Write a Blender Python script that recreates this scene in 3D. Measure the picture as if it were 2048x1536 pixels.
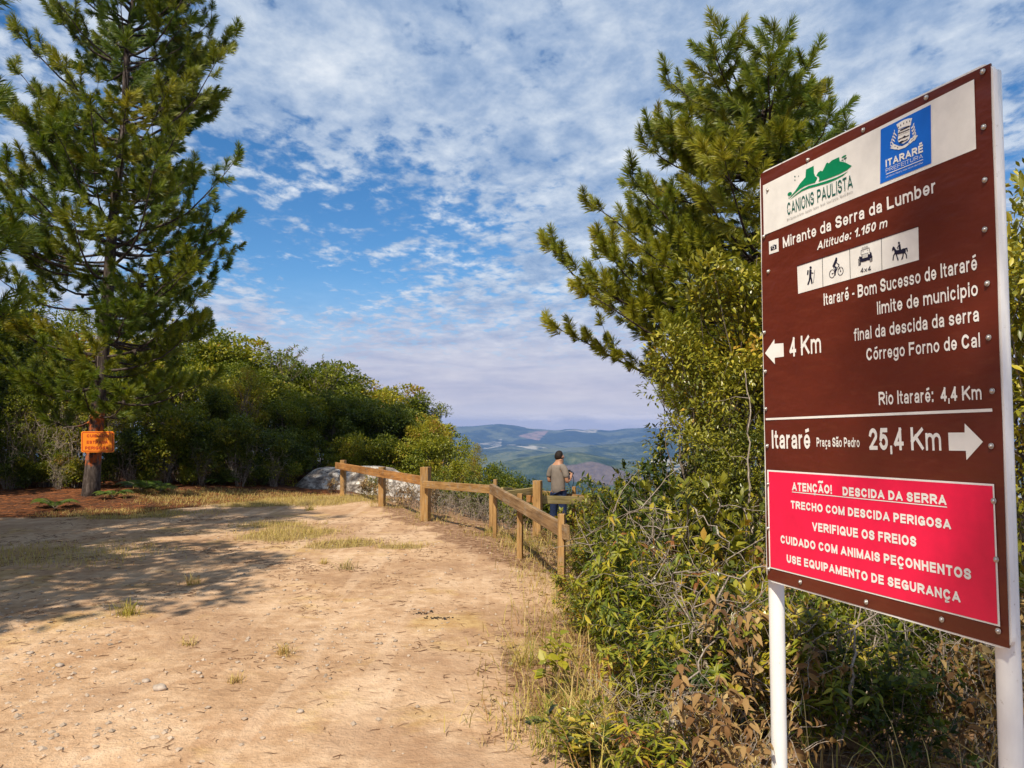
import bpy, math, random
import numpy as np
from mathutils import Vector, Matrix, Euler
for o in list(bpy.data.objects): bpy.data.objects.remove(o)
S = bpy.context.scene
COL = S.collection
R = math.radians
random.seed(7)
rng = np.random.default_rng(11)

# ------------------------------------------------------------------ camera, sky, sun, exposure
EYE = 1.65; FPX = 1600.0; HORIZON = 855.0            # photo pixels (2048 x 1536)
PITCH = math.atan((HORIZON - 768) / FPX)
cam = bpy.data.objects.new('camera', bpy.data.cameras.new('camera')); COL.objects.link(cam)
cam.location = (0, 0, EYE); cam.rotation_euler = (math.pi / 2 + PITCH, 0, 0)
cam.data.sensor_width = 36; cam.data.lens = 36 * FPX / 2048
cam.data.clip_start = 0.05; cam.data.clip_end = 60000
S.camera = cam

SUN = Vector((-0.32, -0.70, 0.95)).normalized()      # direction towards the sun
sun = bpy.data.objects.new('sun', bpy.data.lights.new('sun', 'SUN')); COL.objects.link(sun)
sun.data.energy = 5.0; sun.data.angle = R(0.9); sun.data.color = (1.0, 0.90, 0.74)
sun.rotation_euler = SUN.to_track_quat('Z', 'Y').to_euler()

S.view_settings.view_transform = 'Standard'; S.view_settings.look = 'None'
S.view_settings.exposure = 0.36; S.view_settings.gamma = 1.0
S.cycles.use_denoising = True
S.cycles.max_bounces = 6; S.cycles.diffuse_bounces = 3; S.cycles.glossy_bounces = 2
S.cycles.transmission_bounces = 3; S.cycles.transparent_max_bounces = 4; S.cycles.volume_bounces = 0
S.cycles.caustics_reflective = False; S.cycles.caustics_refractive = False

class NT:                                             # small node-tree writer
    def __init__(s, tree): s.t = tree; s.n = tree.nodes; s.l = tree.links
    def node(s, typ, **kw):
        n = s.n.new(typ)
        for k, v in kw.items(): setattr(n, k, v)
        return n
    def set(s, sock, v):
        if isinstance(v, bpy.types.NodeSocket): s.l.new(v, sock)
        elif v is not None:
            if hasattr(sock.default_value, '__len__') and isinstance(v, tuple) and len(v) == 3 and len(sock.default_value) == 4: v = (*v, 1)
            sock.default_value = v
    def math(s, op, a, b=None, c=None, clamp=False):
        n = s.node('ShaderNodeMath', operation=op, use_clamp=clamp)
        for i, v in enumerate((a, b, c)):
            if v is not None: s.set(n.inputs[i], v)
        return n.outputs[0]
    def vmath(s, op, a, b=None):
        n = s.node('ShaderNodeVectorMath', operation=op); s.set(n.inputs[0], a)
        if b is not None: s.set(n.inputs[1], b)
        return n.outputs['Value'] if op in ('DOT_PRODUCT', 'LENGTH', 'DISTANCE') else n.outputs[0]
    def noise(s, vec, scale, detail=4, rough=.55, dist=0, dim='3D'):
        n = s.node('ShaderNodeTexNoise', noise_dimensions=dim)
        s.set(n.inputs['Vector'], vec); n.inputs['Scale'].default_value = scale; n.inputs['Detail'].default_value = detail
        n.inputs['Roughness'].default_value = rough; n.inputs['Distortion'].default_value = dist
        return n.outputs['Fac']
    def ramp(s, fac, stops, interp='LINEAR'):
        n = s.node('ShaderNodeValToRGB'); s.set(n.inputs[0], fac); cr = n.color_ramp; cr.interpolation = interp
        while len(cr.elements) < len(stops): cr.elements.new(.5)
        for e, (p, c) in zip(cr.elements, stops):
            e.position = p; e.color = (*c, 1) if isinstance(c, tuple) else (c, c, c, 1)
        return n.outputs[0]
    def mix(s, fac, a, b, mode='MIX'):
        n = s.node('ShaderNodeMix', data_type='RGBA', blend_type=mode)
        s.set(n.inputs[0], fac); s.set(n.inputs[6], a); s.set(n.inputs[7], b)
        return n.outputs[2]
    def smooth(s, v, a, b):
        n = s.node('ShaderNodeMapRange', interpolation_type='SMOOTHSTEP'); s.set(n.inputs[0], v)
        s.set(n.inputs[1], a); s.set(n.inputs[2], b); return n.outputs[0]
    def mapping(s, vec, scale=(1, 1, 1), rot=(0, 0, 0), loc=(0, 0, 0)):
        n = s.node('ShaderNodeMapping'); s.set(n.inputs[0], vec); n.inputs['Scale'].default_value = scale
        n.inputs['Rotation'].default_value = rot; n.inputs['Location'].default_value = loc; return n.outputs[0]

W = bpy.data.worlds.new('World'); S.world = W; W.use_nodes = True
W.node_tree.nodes.clear(); k = NT(W.node_tree)
sky = k.node('ShaderNodeTexSky', sky_type='NISHITA', sun_disc=False)
sky.sun_elevation = math.asin(SUN.z); sky.sun_rotation = math.atan2(SUN.x, SUN.y)
sky.altitude = 1150; sky.air_density = 1.0; sky.dust_density = 0.6; sky.ozone_density = 2.5
d = k.node('ShaderNodeTexCoord').outputs['Generated']
sx = k.node('ShaderNodeSeparateXYZ'); k.set(sx.inputs[0], d)
zc = k.math('ADD', k.math('MAXIMUM', sx.outputs[2], 0.0), 0.10)
cx = k.node('ShaderNodeCombineXYZ'); k.set(cx.inputs[0], k.math('DIVIDE', sx.outputs[0], zc)); k.set(cx.inputs[1], k.math('DIVIDE', sx.outputs[1], zc))
cp = k.mapping(cx.outputs[0], rot=(0, 0, R(38)), scale=(1.0, 0.72, 1))
fine = k.noise(cp, 12.0, 8, .60, .15)
mid = k.noise(cp, 2.4, 5, .55, .5)
broad = k.noise(k.mapping(cx.outputs[0], loc=(3.1, 0.4, 0)), 0.7, 3, .5, .4)
def aim(px, py):                                     # direction of a photo pixel: where in the real sky a gap lies
    v = Vector(((px - 1024) / FPX, 1, (768 - py) / FPX)); v.rotate(Euler((PITCH, 0, 0))); return tuple(v.normalized())
def blob(px, py, r0, r1):
    return k.math('SUBTRACT', 1.0, k.smooth(k.vmath('DISTANCE', d, aim(px, py)), r0, r1))
cov = k.math('ADD', k.math('MULTIPLY', fine, .64), k.math('ADD', k.math('MULTIPLY', mid, .33), k.math('MULTIPLY', broad, .15)))
for (px, py, r0, r1, a) in ((600, 500, .02, .20, -.095), (860, 470, .02, .17, -.08), (470, 440, .02, .14, -.05), (1990, 330, .0, .16, -.07), (750, 330, .0, .12, -.05), (60, 60, 0, .2, -.03), (460, 290, .0, .12, -.05), (650, 610, .0, .12, -.10),
                            (1200, 150, .05, .45, .06), (1750, 60, .05, .34, .09), (700, 130, .02, .24, .055), (450, 80, .02, .20, .05), (1250, 480, .02, .18, .035), (520, 600, .0, .06, .05)):
    cov = k.math('ADD', cov, k.math('MULTIPLY', blob(px, py, r0, r1), a))
low = k.math('SUBTRACT', 1.0, k.smooth(sx.outputs[2], .05, .19))
cov = k.math('ADD', cov, k.math('MULTIPLY', low, .10))
mask = k.smooth(cov, .43, .60)
shade = k.noise(k.mapping(cp, loc=(.06, .05, 0)), 4.2, 7, .6, .2)
ccol = k.ramp(k.math('ADD', k.math('MULTIPLY', shade, .62), k.math('ADD', k.math('MULTIPLY', fine, .30), k.math('MULTIPLY', mid, .1))),
              [(.38, (.17, .27, .45)), (.48, (.30, .39, .54)), (.57, (.47, .54, .64)), (.66, (.66, .70, .75))])
lowc = k.ramp(k.noise(k.mapping(d, scale=(2, 2, 20)), 2.4, 7, .58, .5), [(.32, (.35, .36, .49)), (.5, (.45, .43, .53)), (.68, (.56, .52, .58))])
ccol = k.mix(k.math('MULTIPLY', low, .9), ccol, lowc)
# low bright cumulus bank along the skyline
bank = k.math('MULTIPLY', k.smooth(k.noise(k.mapping(d, scale=(9, 9, 34)), 1.6, 6, .6, .2), .47, .60),
              k.math('MULTIPLY', k.smooth(sx.outputs[2], -.002, .005), k.math('SUBTRACT', 1.0, k.smooth(sx.outputs[2], .010, .022))))
ccol = k.mix(k.math('MULTIPLY', k.math('SUBTRACT', 1.0, k.smooth(sx.outputs[2], .0, .05)), .75), ccol, (.66, .62, .66))
ccol = k.mix(k.math('MULTIPLY', bank, .85), ccol, (.80, .73, .74))
hs = k.node('ShaderNodeHueSaturation'); hs.inputs['Saturation'].default_value = 1.32; hs.inputs['Value'].default_value = 1.0; k.set(hs.inputs['Color'], sky.outputs[0])
b1 = k.node('ShaderNodeBackground'); k.set(b1.inputs[0], hs.outputs[0]); b1.inputs[1].default_value = .10
b2 = k.node('ShaderNodeBackground'); k.set(b2.inputs[0], ccol); b2.inputs[1].default_value = 1.0
ms = k.node('ShaderNodeMixShader'); k.set(ms.inputs[0], k.math('MAXIMUM', k.math('MULTIPLY', mask, .93), k.math('MULTIPLY', k.math('POWER', low, .8), k.math('ADD', .5, k.math('MULTIPLY', low, .45)))))
k.l.new(b1.outputs[0], ms.inputs[1]); k.l.new(b2.outputs[0], ms.inputs[2])
out = k.node('ShaderNodeOutputWorld'); k.l.new(ms.outputs[0], out.inputs[0])
W.cycles.sampling_method = 'MANUAL'; W.cycles.sample_map_resolution = 512

# ------------------------------------------------------------------ helpers
def ray(px, py):
    v = Vector(((px - 1024) / FPX, 1, (768 - py) / FPX)); v.rotate(Euler((PITCH, 0, 0))); return v
def at(px, py, dist):                                 # point seen at a photo pixel, DIST metres ahead
    v = ray(px, py); return Vector((0, 0, EYE)) + v * (dist / v.y)
def on_ground(px, py): v = ray(px, py); return Vector((0, 0, EYE)) + v * (EYE / -v.z)
def zof(py, dist): return at(1024, py, dist).z
def xof(px, dist): return at(px, 855, dist).x

def hash2(ix, iy, s):
    n = (ix.astype(np.int64) * 374761393 + iy.astype(np.int64) * 668265263 + s * 1274126177) & 0x7fffffff
    n = ((n ^ (n >> 13)) * 1274126177) & 0x7fffffff
    return ((n ^ (n >> 16)) & 0xffff) / 65535.0
def vnoise(x, y, s=0):
    x = np.asarray(x, float); y = np.asarray(y, float); ix = np.floor(x); iy = np.floor(y); fx = x - ix; fy = y - iy
    ix = ix.astype(np.int64); iy = iy.astype(np.int64); u = fx * fx * (3 - 2 * fx); v = fy * fy * (3 - 2 * fy)
    a = hash2(ix, iy, s); b = hash2(ix + 1, iy, s); c = hash2(ix, iy + 1, s); e = hash2(ix + 1, iy + 1, s)
    return (a * (1 - u) + b * u) * (1 - v) + (c * (1 - u) + e * u) * v
def fbm(x, y, s=0, o=4, g=.5):
    t = 0; a = 1; n = 0
    for i in range(o): t = t + a * vnoise(x * 2 ** i + 17.3 * i, y * 2 ** i - 9.1 * i, s + i); n += a; a *= g
    return t / n
def sstep(a, b, x): t = np.clip((x - a) / (b - a), 0, 1); return t * t * (3 - 2 * t)
def unit(v): return v / np.maximum(np.linalg.norm(v, axis=-1, keepdims=True), 1e-9)

class MB:
    """collects pieces and links them as ONE mesh object"""
    def __init__(s): s.v = []; s.f = []; s.m = []; s.t = []; s.sm = []; s.n = 0
    def add(s, v, f, mat=0, tint=.5, smooth=True):
        v = np.asarray(v, float).reshape(-1, 3); f = np.asarray(f, np.int64)
        s.v.append(v); s.f.append(f + s.n); s.n += len(v); k = len(f)
        s.m.append(np.full(k, mat)); s.t.append(np.broadcast_to(np.asarray(tint, float), (k,)).copy()); s.sm.append(np.full(k, smooth)); return s
    def poly(s, v, mat=0, flip=False, tint=.5):       # one n-gon
        n = len(v); f = list(range(n)); f = f[::-1] if flip else f
        return s.add(v, [f], mat, tint, False)
    def box(s, c, size, mat=0, rot=None, tint=.5, bev=0):
        x, y, z = [q / 2 for q in size]; b = min(bev, x * .9, y * .9, z * .9)
        if b <= 0:
            v = np.array([(i, j, l) for i in (-x, x) for j in (-y, y) for l in (-z, z)]); f = [(0, 1, 3, 2), (4, 6, 7, 5), (0, 4, 5, 1), (2, 3, 7, 6), (0, 2, 6, 4), (1, 5, 7, 3)]
            if rot is not None: v = v @ np.array(rot).T
            return s.add(v + np.array(c), f, mat, tint, False)
        import bmesh
        bm = bmesh.new(); bmesh.ops.create_cube(bm, size=1)
        for q in bm.verts: q.co = Vector((q.co.x * 2 * x, q.co.y * 2 * y, q.co.z * 2 * z))
        bmesh.ops.bevel(bm, geom=bm.edges[:], offset=b, segments=2, affect='EDGES', profile=.6)
        bm.verts.index_update(); v = np.array([q.co[:] for q in bm.verts])
        if rot is not None: v = v @ np.array(rot).T
        v = v + np.array(c); base = s.n; first = True
        for q in bm.faces:
            idx = [[w.index for w in q.verts]]
            if first: s.add(v, idx, mat, tint, False); first = False
            else:
                s.f.append(np.array(idx) + base); s.m.append(np.array([mat])); s.t.append(np.array([tint])); s.sm.append(np.array([False]))
        bm.free(); return s
    def tube(s, pts, rad, sides=6, mat=0, cap=True, tint=.5):
        P = np.asarray(pts, float); n = len(P); r = np.broadcast_to(np.asarray(rad, float), (n,))
        T = np.gradient(P, axis=0); T = unit(T); ref = np.array([0, 0, 1.]) if abs(T[0, 2]) < .9 else np.array([1., 0, 0])
        A = unit(np.cross(T, ref)); B = np.cross(T, A)
        a = np.arange(sides) / sides * 2 * np.pi
        v = P[:, None] + r[:, None, None] * (A[:, None] * np.cos(a)[None, :, None] + B[:, None] * np.sin(a)[None, :, None])
        f = []; i = np.arange(n - 1)[:, None] * sides; j = np.arange(sides)[None]; jn = (j + 1) % sides
        f = np.stack([i + j, i + jn, i + sides + jn, i + sides + j], -1).reshape(-1, 4)
        b = s.n; s.add(v.reshape(-1, 3), f, mat, tint)
        if cap:
            for ring in (np.arange(sides)[::-1], (n - 1) * sides + np.arange(sides)):
                s.f.append(ring[None] + b); s.m.append(np.array([mat])); s.t.append(np.array([tint])); s.sm.append(np.array([False]))
        return s
    def ball(s, c, r, mat=0, seg=10, rings=7, tint=.5, noise=0, seed=0):
        u = np.arange(seg) / seg * 2 * np.pi; w = np.linspace(0, np.pi, rings)
        v = np.array([[np.sin(q) * np.cos(p), np.sin(q) * np.sin(p), np.cos(q)] for q in w for p in u])
        if noise: v = v * (1 + noise * (vnoise(v[:, 0] * 2.3 + v[:, 2] * 1.7 + 50, v[:, 1] * 2.3 - v[:, 2] + 50, seed)[:, None] - .5) * 2)
        v = v * np.asarray(r) + np.asarray(c); i = np.arange(rings - 1)[:, None] * seg; j = np.arange(seg)[None]; jn = (j + 1) % seg
        return s.add(v, np.stack([i + j, i + seg + j, i + seg + jn, i + jn], -1).reshape(-1, 4), mat, tint)
    def mesh(s, name, mats):
        me = bpy.data.meshes.new(name); V = np.concatenate(s.v); me.vertices.add(len(V)); me.vertices.foreach_set('co', V.ravel().astype(np.float32))
        lv = np.concatenate([f.ravel() for f in s.f]); tot = np.concatenate([np.full(len(f), f.shape[1]) for f in s.f])
        me.loops.add(len(lv)); me.loops.foreach_set('vertex_index', lv.astype(np.int32))
        st = np.concatenate([[0], np.cumsum(tot)[:-1]]); me.polygons.add(len(tot)); me.polygons.foreach_set('loop_start', st.astype(np.int32))
        me.polygons.foreach_set('material_index', np.concatenate(s.m).astype(np.int32)); me.polygons.foreach_set('use_smooth', np.concatenate(s.sm))
        a = me.attributes.new('tint', 'FLOAT', 'FACE'); a.data.foreach_set('value', np.concatenate(s.t).astype(np.float32))
        me.update(calc_edges=True)
        for m in mats: me.materials.append(m)
        return me
    def build(s, name, mats, parent=None, **kw):
        return link(name, s.mesh(name, mats if isinstance(mats, (list, tuple)) else [mats]), parent, **kw)
def link(name, data, parent=None, loc=None, rot=None, scale=None):
    o = bpy.data.objects.new(name, data); COL.objects.link(o)
    if parent is not None: o.parent = parent
    if loc is not None: o.location = loc
    if rot is not None: o.rotation_euler = rot
    if scale is not None: o.scale = scale if hasattr(scale, '__len__') else (scale,) * 3
    return o
def tag(o, label=None, cat=None, group=None, kind=None):
    for a, b in (('label', label), ('category', cat), ('group', group), ('kind', kind)):
        if b: o[a] = b
    return o
def thing(name, label, cat, loc=(0, 0, 0), rz=0, group=None, scale=None):
    return tag(link(name, None, None, loc, (0, 0, rz), scale), label, cat, group)
def copy_tree(o, loc, rz=0, scale=1, label=None, group=None, tilt=(0, 0)):
    c = o.copy(); COL.objects.link(c); c.location = loc; c.rotation_euler = (tilt[0], tilt[1], rz); c.scale = scale if hasattr(scale, '__len__') else (scale,) * 3
    if label: c['label'] = label
    if group: c['group'] = group
    for ch in o.children:
        q = ch.copy(); COL.objects.link(q); q.parent = c
        for g in ch.children:
            w = g.copy(); COL.objects.link(w); w.parent = q
    return c

# ------------------------------------------------------------------ materials
def material(name):
    m = bpy.data.materials.new(name); m.use_nodes = True; m.node_tree.nodes.clear(); k = NT(m.node_tree)
    return m, k
def finish(k, col, rough=.7, spec=.3, bump=None, bstr=.3, bdist=.01, metal=0):
    p = k.node('ShaderNodeBsdfPrincipled'); k.set(p.inputs['Base Color'], col); k.set(p.inputs['Roughness'], rough)
    p.inputs['Specular IOR Level'].default_value = spec; p.inputs['Metallic'].default_value = metal
    if bump is not None:
        b = k.node('ShaderNodeBump'); k.set(b.inputs['Height'], bump); b.inputs['Strength'].default_value = bstr; b.inputs['Distance'].default_value = bdist
        k.l.new(b.outputs[0], p.inputs['Normal'])
    o = k.node('ShaderNodeOutputMaterial'); k.l.new(p.outputs[0], o.inputs[0]); return p
def obj_co(k): return k.node('ShaderNodeTexCoord').outputs['Object']
def attr(k, n): return k.node('ShaderNodeAttribute', attribute_name=n).outputs['Fac']
def orand(k): return k.node('ShaderNodeObjectInfo').outputs['Random']

def leaf_mat(name, stops, trans=.35, rough=.45, spec=.35, jitter=.25):
    m, k = material(name)
    t = k.math('ADD', attr(k, 'tint'), k.math('MULTIPLY', k.math('SUBTRACT', orand(k), .5), jitter), clamp=True)
    c = k.ramp(t, stops)
    p = k.node('ShaderNodeBsdfPrincipled'); k.set(p.inputs['Base Color'], c); p.inputs['Roughness'].default_value = rough; p.inputs['Specular IOR Level'].default_value = spec
    tr = k.node('ShaderNodeBsdfTranslucent'); k.set(tr.inputs[0], k.mix(1, c, (1.25, 1.25, .7), 'MULTIPLY'))
    mx = k.node('ShaderNodeMixShader'); mx.inputs[0].default_value = trans; k.l.new(p.outputs[0], mx.inputs[1]); k.l.new(tr.outputs[0], mx.inputs[2])
    o = k.node('ShaderNodeOutputMaterial'); k.l.new(mx.outputs[0], o.inputs[0]); return m
M = {}
M['broad'] = leaf_mat('broad_leaf', [(0, (.028, .050, .008)), (.3, (.095, .130, .012)), (.65, (.24, .245, .016)), (.9, (.40, .34, .025)), (1, (.30, .15, .03))], jitter=.5)
M['needle'] = leaf_mat('pine_needle', [(0, (.034, .070, .010)), (.4, (.11, .165, .013)), (.75, (.29, .275, .016)), (1, (.44, .34, .03))], trans=.38, rough=.45, spec=.4, jitter=.1)
M['lance'] = leaf_mat('lance_leaf', [(0, (.035, .058, .010)), (.3, (.10, .135, .013)), (.6, (.24, .25, .018)), (.88, (.44, .37, .03)), (.97, (.42, .22, .03)), (1, (.25, .10, .03))], jitter=.3)
M['leather'] = leaf_mat('leathery_leaf', [(0, (.035, .052, .010)), (.35, (.11, .125, .013)), (.65, (.25, .235, .02)), (.9, (.43, .36, .035)), (1, (.42, .25, .04))], trans=.22, rough=.33, spec=.5)
M['dryleaf'] = leaf_mat('dry_leaf', [(0, (.08, .042, .02)), (.3, (.20, .105, .04)), (.65, (.38, .25, .10)), (1, (.52, .40, .19))], trans=.25, rough=.7, spec=.15)
M['fern'] = leaf_mat('fern_leaf', [(0, (.05, .09, .015)), (.5, (.10, .16, .02)), (1, (.22, .20, .03))])
M['grass'] = leaf_mat('grass_blade', [(0, (.07, .11, .015)), (.3, (.19, .21, .025)), (.55, (.40, .33, .06)), (.85, (.56, .42, .17)), (1, (.34, .19, .07))], trans=.3, rough=.55, spec=.2, jitter=.15)
def bark(name, c0, c1, c2, scale=(9, 9, 2.2), bstr=.8, paint=False):
    m, k = material(name); co = obj_co(k); n = k.noise(k.mapping(co, scale=scale), 2.2, 6, .62, .4)
    c = k.ramp(n, [(.28, c0), (.5, c1), (.72, c2)])
    if paint:                                         # red-orange paint daubed round the trunk by the board
        s = k.node('ShaderNodeSeparateXYZ'); k.set(s.inputs[0], co)
        z = k.math('ADD', s.outputs[2], k.math('MULTIPLY', k.math('SUBTRACT', k.noise(co, 5, 5, .6), .5), .9))
        f = k.math('MULTIPLY', k.smooth(z, .62, .80), k.math('SUBTRACT', 1, k.smooth(z, 1.72, 1.86)))
        f = k.math('MULTIPLY', f, k.smooth(k.noise(co, 7, 7, .75), .44, .56)); f = k.math('MULTIPLY', f, k.math('SUBTRACT', 1, k.smooth(k.vmath('LENGTH', k.vmath('MULTIPLY', co, (1, 1, 0))), .34, .42)))
        c = k.mix(k.math('MULTIPLY', f, .9), c, (.42, .10, .022))
    finish(k, c, .88, .12, n, bstr, .02); return m
M['pine_bark'] = bark('pine_bark', (.012, .009, .007), (.045, .032, .025), (.11, .085, .07))
M['pine_bark_painted'] = bark('painted_pine_bark', (.02, .016, .014), (.07, .053, .045), (.17, .14, .125), paint=True)
M['twig'] = bark('twig_bark', (.05, .04, .03), (.14, .11, .085), (.30, .26, .21), (30, 30, 8), .3)
M['dead'] = bark('dead_twig', (.12, .09, .065), (.26, .21, .165), (.46, .41, .35), (30, 30, 8), .3)
M['darkbark'] = bark('dark_bark', (.03, .024, .02), (.09, .07, .055), (.22, .19, .16), (12, 12, 4), .5)
def flat(name, col, rough=.5, spec=.4, vary=.08, scale=30, metal=0, bstr=.05):
    m, k = material(name); co = obj_co(k); n = k.noise(co, scale, 5, .6)
    lo = tuple(x * (1 - vary * 2) for x in col); hi = tuple(min(1, x * (1 + vary)) for x in col)
    finish(k, k.ramp(n, [(.3, lo), (.7, hi)]), rough, spec, n, bstr, .004, metal); return m
def wood(name, a, b, c, seedloc):
    m, k = material(name); co = obj_co(k); r = orand(k)
    off = k.node('ShaderNodeCombineXYZ'); k.set(off.inputs[0], k.math('MULTIPLY', r, 37.0)); k.set(off.inputs[1], k.math('MULTIPLY', r, 11.0))
    v = k.vmath('ADD', co, off.outputs[0])
    n = k.noise(k.mapping(v, scale=(1.6, 30, 30), loc=seedloc), 1.5, 6, .62, .9)
    big = k.noise(k.mapping(v, scale=(1.2, 4, 4)), 1.3, 4, .6)
    col = k.mix(k.ramp(big, [(.35, 0.0), (.65, 1.0)]), k.ramp(n, [(.3, a), (.5, b), (.7, c)]), k.ramp(n, [(.3, tuple(x * .62 for x in a)), (.7, tuple(x * .8 for x in b))]))
    vo = k.node('ShaderNodeTexVoronoi'); k.set(vo.inputs['Vector'], k.mapping(v, scale=(1.0, 5, 5))); vo.inputs['Scale'].default_value = 1.7
    knot = k.math('SUBTRACT', 1, k.smooth(vo.outputs['Distance'], .05, .11))
    col = k.mix(k.math('MULTIPLY', knot, .75), col, (.07, .035, .015))
    crack = k.smooth(k.noise(k.mapping(v, scale=(.9, 46, 46)), 1.2, 3, .5, .3), .63, .70); col = k.mix(k.math('MULTIPLY', crack, .7), col, (.06, .035, .02))
    col = k.mix(k.math('MULTIPLY', k.smooth(k.noise(k.mapping(v, scale=(3, 9, 9)), 1.4, 5, .65), .5, .7), .45), col, (.30, .265, .21))
    finish(k, col, .78, .15, n, .45, .005); return m
M['wood_gold'] = wood('golden_timber', (.24, .125, .045), (.40, .23, .085), (.52, .33, .14), (0, 0, 0))
M['wood_orange'] = wood('orange_timber', (.26, .11, .035), (.45, .215, .068), (.55, .31, .115), (2, 0, 0))
M['wood_grey'] = wood('weathered_timber', (.17, .095, .045), (.31, .19, .09), (.43, .30, .165), (5, 0, 0))
M['wood_green'] = wood('greenish_timber', (.22, .165, .065), (.40, .31, .125), (.52, .42, .20), (7, 0, 0))

# ------------------------------------------------------------------ ground
EDGE = np.array([(.25, -6), (.05, 2), (.02, 4.3), (.12, 6.0), (.42, 8.0), (-.12, 11.6), (-1.55, 14.0), (-2.85, 17.2), (-4.2, 20.2), (-5.0, 23.5), (-4.6, 30), (-3, 60)])
def edge_dist(x, y):                                  # >0 beyond the lip of the clearing
    x = np.asarray(x, float); y = np.asarray(y, float); best = np.full(x.shape, 1e9); sgn = np.zeros(x.shape)
    for a, b in zip(EDGE[:-1], EDGE[1:]):
        ab = b - a; t = np.clip(((x - a[0]) * ab[0] + (y - a[1]) * ab[1]) / (ab @ ab), 0, 1)
        dx = x - a[0] - t * ab[0]; dy = y - a[1] - t * ab[1]; q = np.hypot(dx, dy); s = np.sign(dx * ab[1] - dy * ab[0])
        sgn = np.where(q < best, s, sgn); best = np.minimum(q, best)
    return best * sgn
def height(x, y):
    x = np.asarray(x, float); y = np.asarray(y, float); s = np.maximum(edge_dist(x, y), 0)
    near = sstep(11, 8, y)
    k1 = .10 * (1 - near) + .03 * near; k2 = .030 * (1 - near) + .012 * near
    t = np.minimum(s, 9); h = -(k1 * t + k2 * t * t) - np.maximum(s - 9, 0) * .72
    back = np.maximum(y - 19 + .25 * (x + 9), 0) * sstep(-4.5, -8, x)
    h = h + .045 * back + .30 * sstep(15.2, 18.5, y - .12 * (x + 8)) * sstep(-5.2, -8.5, x) * .6
    h = h - np.minimum(.02 * np.maximum(y - 27, 0) ** 2, 3) - np.maximum(y - 40, 0) * .5
    clear = sstep(1, -1, edge_dist(x, y))
    h = h + clear * ((fbm(x * .55, y * .55, 3, 4) - .5) * .10 + (fbm(x * 2.6, y * 2.6, 9, 3) - .5) * .028)
    h = h + (1 - clear) * (fbm(x * .8, y * .8, 5, 4) - .5) * .3
    return h
def hz(x, y): return float(height(np.array([x]), np.array([y]))[0])
def zones(x, y):
    """three soil covers by place: litter under the pines, dry turf, dark thicket soil"""
    n = fbm(x * .7, y * .7, 21, 5, .6) - .5; n2 = fbm(x * 2.4, y * 2.4, 31, 4, .6) - .5
    bank_y = 14.6 + .25 * (x + 8.5) + np.maximum(x + 7.2, 0) * 1.5
    lit = sstep(-.35, .35, y - bank_y - .4 - n * 1.6)
    e = edge_dist(x, y); thick = sstep(-.25, .5, e + n * 1.5 + n2 * .9 + .75 * sstep(8.5, 11.5, y) * sstep(-4, -1, x))
    turf = np.zeros_like(x)
    for (gx, gy, rx, ry, w) in PATCH: turf = np.maximum(turf, w * sstep(1.15, .45, np.hypot((x - gx) / rx, (y - gy) / ry) + n * .9 + n2 * .7))
    return lit, turf, thick
G = on_ground
PATCH = [(G(600, 1068).x, G(600, 1068).y, .9, 1.2, 1), (G(690, 1090).x, G(690, 1090).y, .65, .55, .9), (G(545, 1050).x, G(545, 1050).y, .8, .6, .8), (G(530, 1000).x, G(530, 1000).y, 1.9, 1.5, .95),
         (G(440, 1004).x, G(440, 1004).y, 2.6, 1.6, .95), (-5.2, 18.6, 3.0, 1.6, .9), (G(250, 1030).x, G(250, 1030).y, 1.8, .8, .8), (G(640, 1003).x, G(640, 1003).y, 1.2, 1.0, .7), (G(800, 1098).x, G(800, 1098).y, .45, .3, .8), (G(90, 1110).x, G(90, 1110).y, 1.6, 1.2, .55)]
def axis(segs):
    out = []
    for a, b, st in segs: out += list(np.arange(a, b, st))
    return np.array(out + [segs[-1][1]])
ax = axis([(-70, -22, 4), (-22, -11, .5), (-11, 4, .085), (4, 12, .4), (12, 70, 3.5)]); ay = axis([(-30, 2.5, 1.6), (2.5, 12, .085), (12, 24, .13), (24, 40, .6), (40, 75, 3)])
GX, GY = np.meshgrid(ax, ay); fx, fy = GX.ravel(), GY.ravel(); nx, ny = len(ax), len(ay)
gm = MB(); ii = (np.arange(ny - 1)[:, None] * nx + np.arange(nx - 1)[None]).ravel()
gm.add(np.stack([fx, fy, height(fx, fy)], -1), np.stack([ii, ii + 1, ii + nx + 1, ii + nx], -1))
m, k = material('ground_soil'); co = obj_co(k)
la, ta, ka = attr(k, 'litter'), attr(k, 'turf'), attr(k, 'thicket')
n1 = k.noise(co, .8, 6, .6, .5); n2 = k.noise(co, 7, 8, .65); n3 = k.noise(co, 55, 4, .6); n4 = k.noise(k.mapping(co, scale=(1, .35, 1), rot=(0, 0, R(8))), 2.6, 6, .6, .8)
sand = k.ramp(k.math('ADD', k.math('MULTIPLY', n1, .55), k.math('MULTIPLY', n2, .45)), [(.30, (.27, .155, .085)), (.46, (.43, .27, .155)), (.58, (.57, .39, .245)), (.73, (.66, .50, .345))])
sand = k.mix(k.math('MULTIPLY', k.smooth(n4, .52, .68), .55), sand, (.36, .205, .11))
sand = k.mix(k.math('MULTIPLY', k.smooth(n3, .54, .72), .35), sand, (.30, .19, .11))
sand = k.mix(k.math('MULTIPLY', k.smooth(k.noise(co, 26, 5, .7, 1.2), .60, .68), .5), sand, (.17, .10, .06))
och = k.math('MULTIPLY', k.smooth(k.noise(k.mapping(co, loc=(4, 2, 0)), .9, 6, .65, .6), .54, .66), .6); sand = k.mix(och, sand, k.ramp(n2, [(.3, (.36, .20, .06)), (.7, (.58, .41, .17))]))
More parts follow.
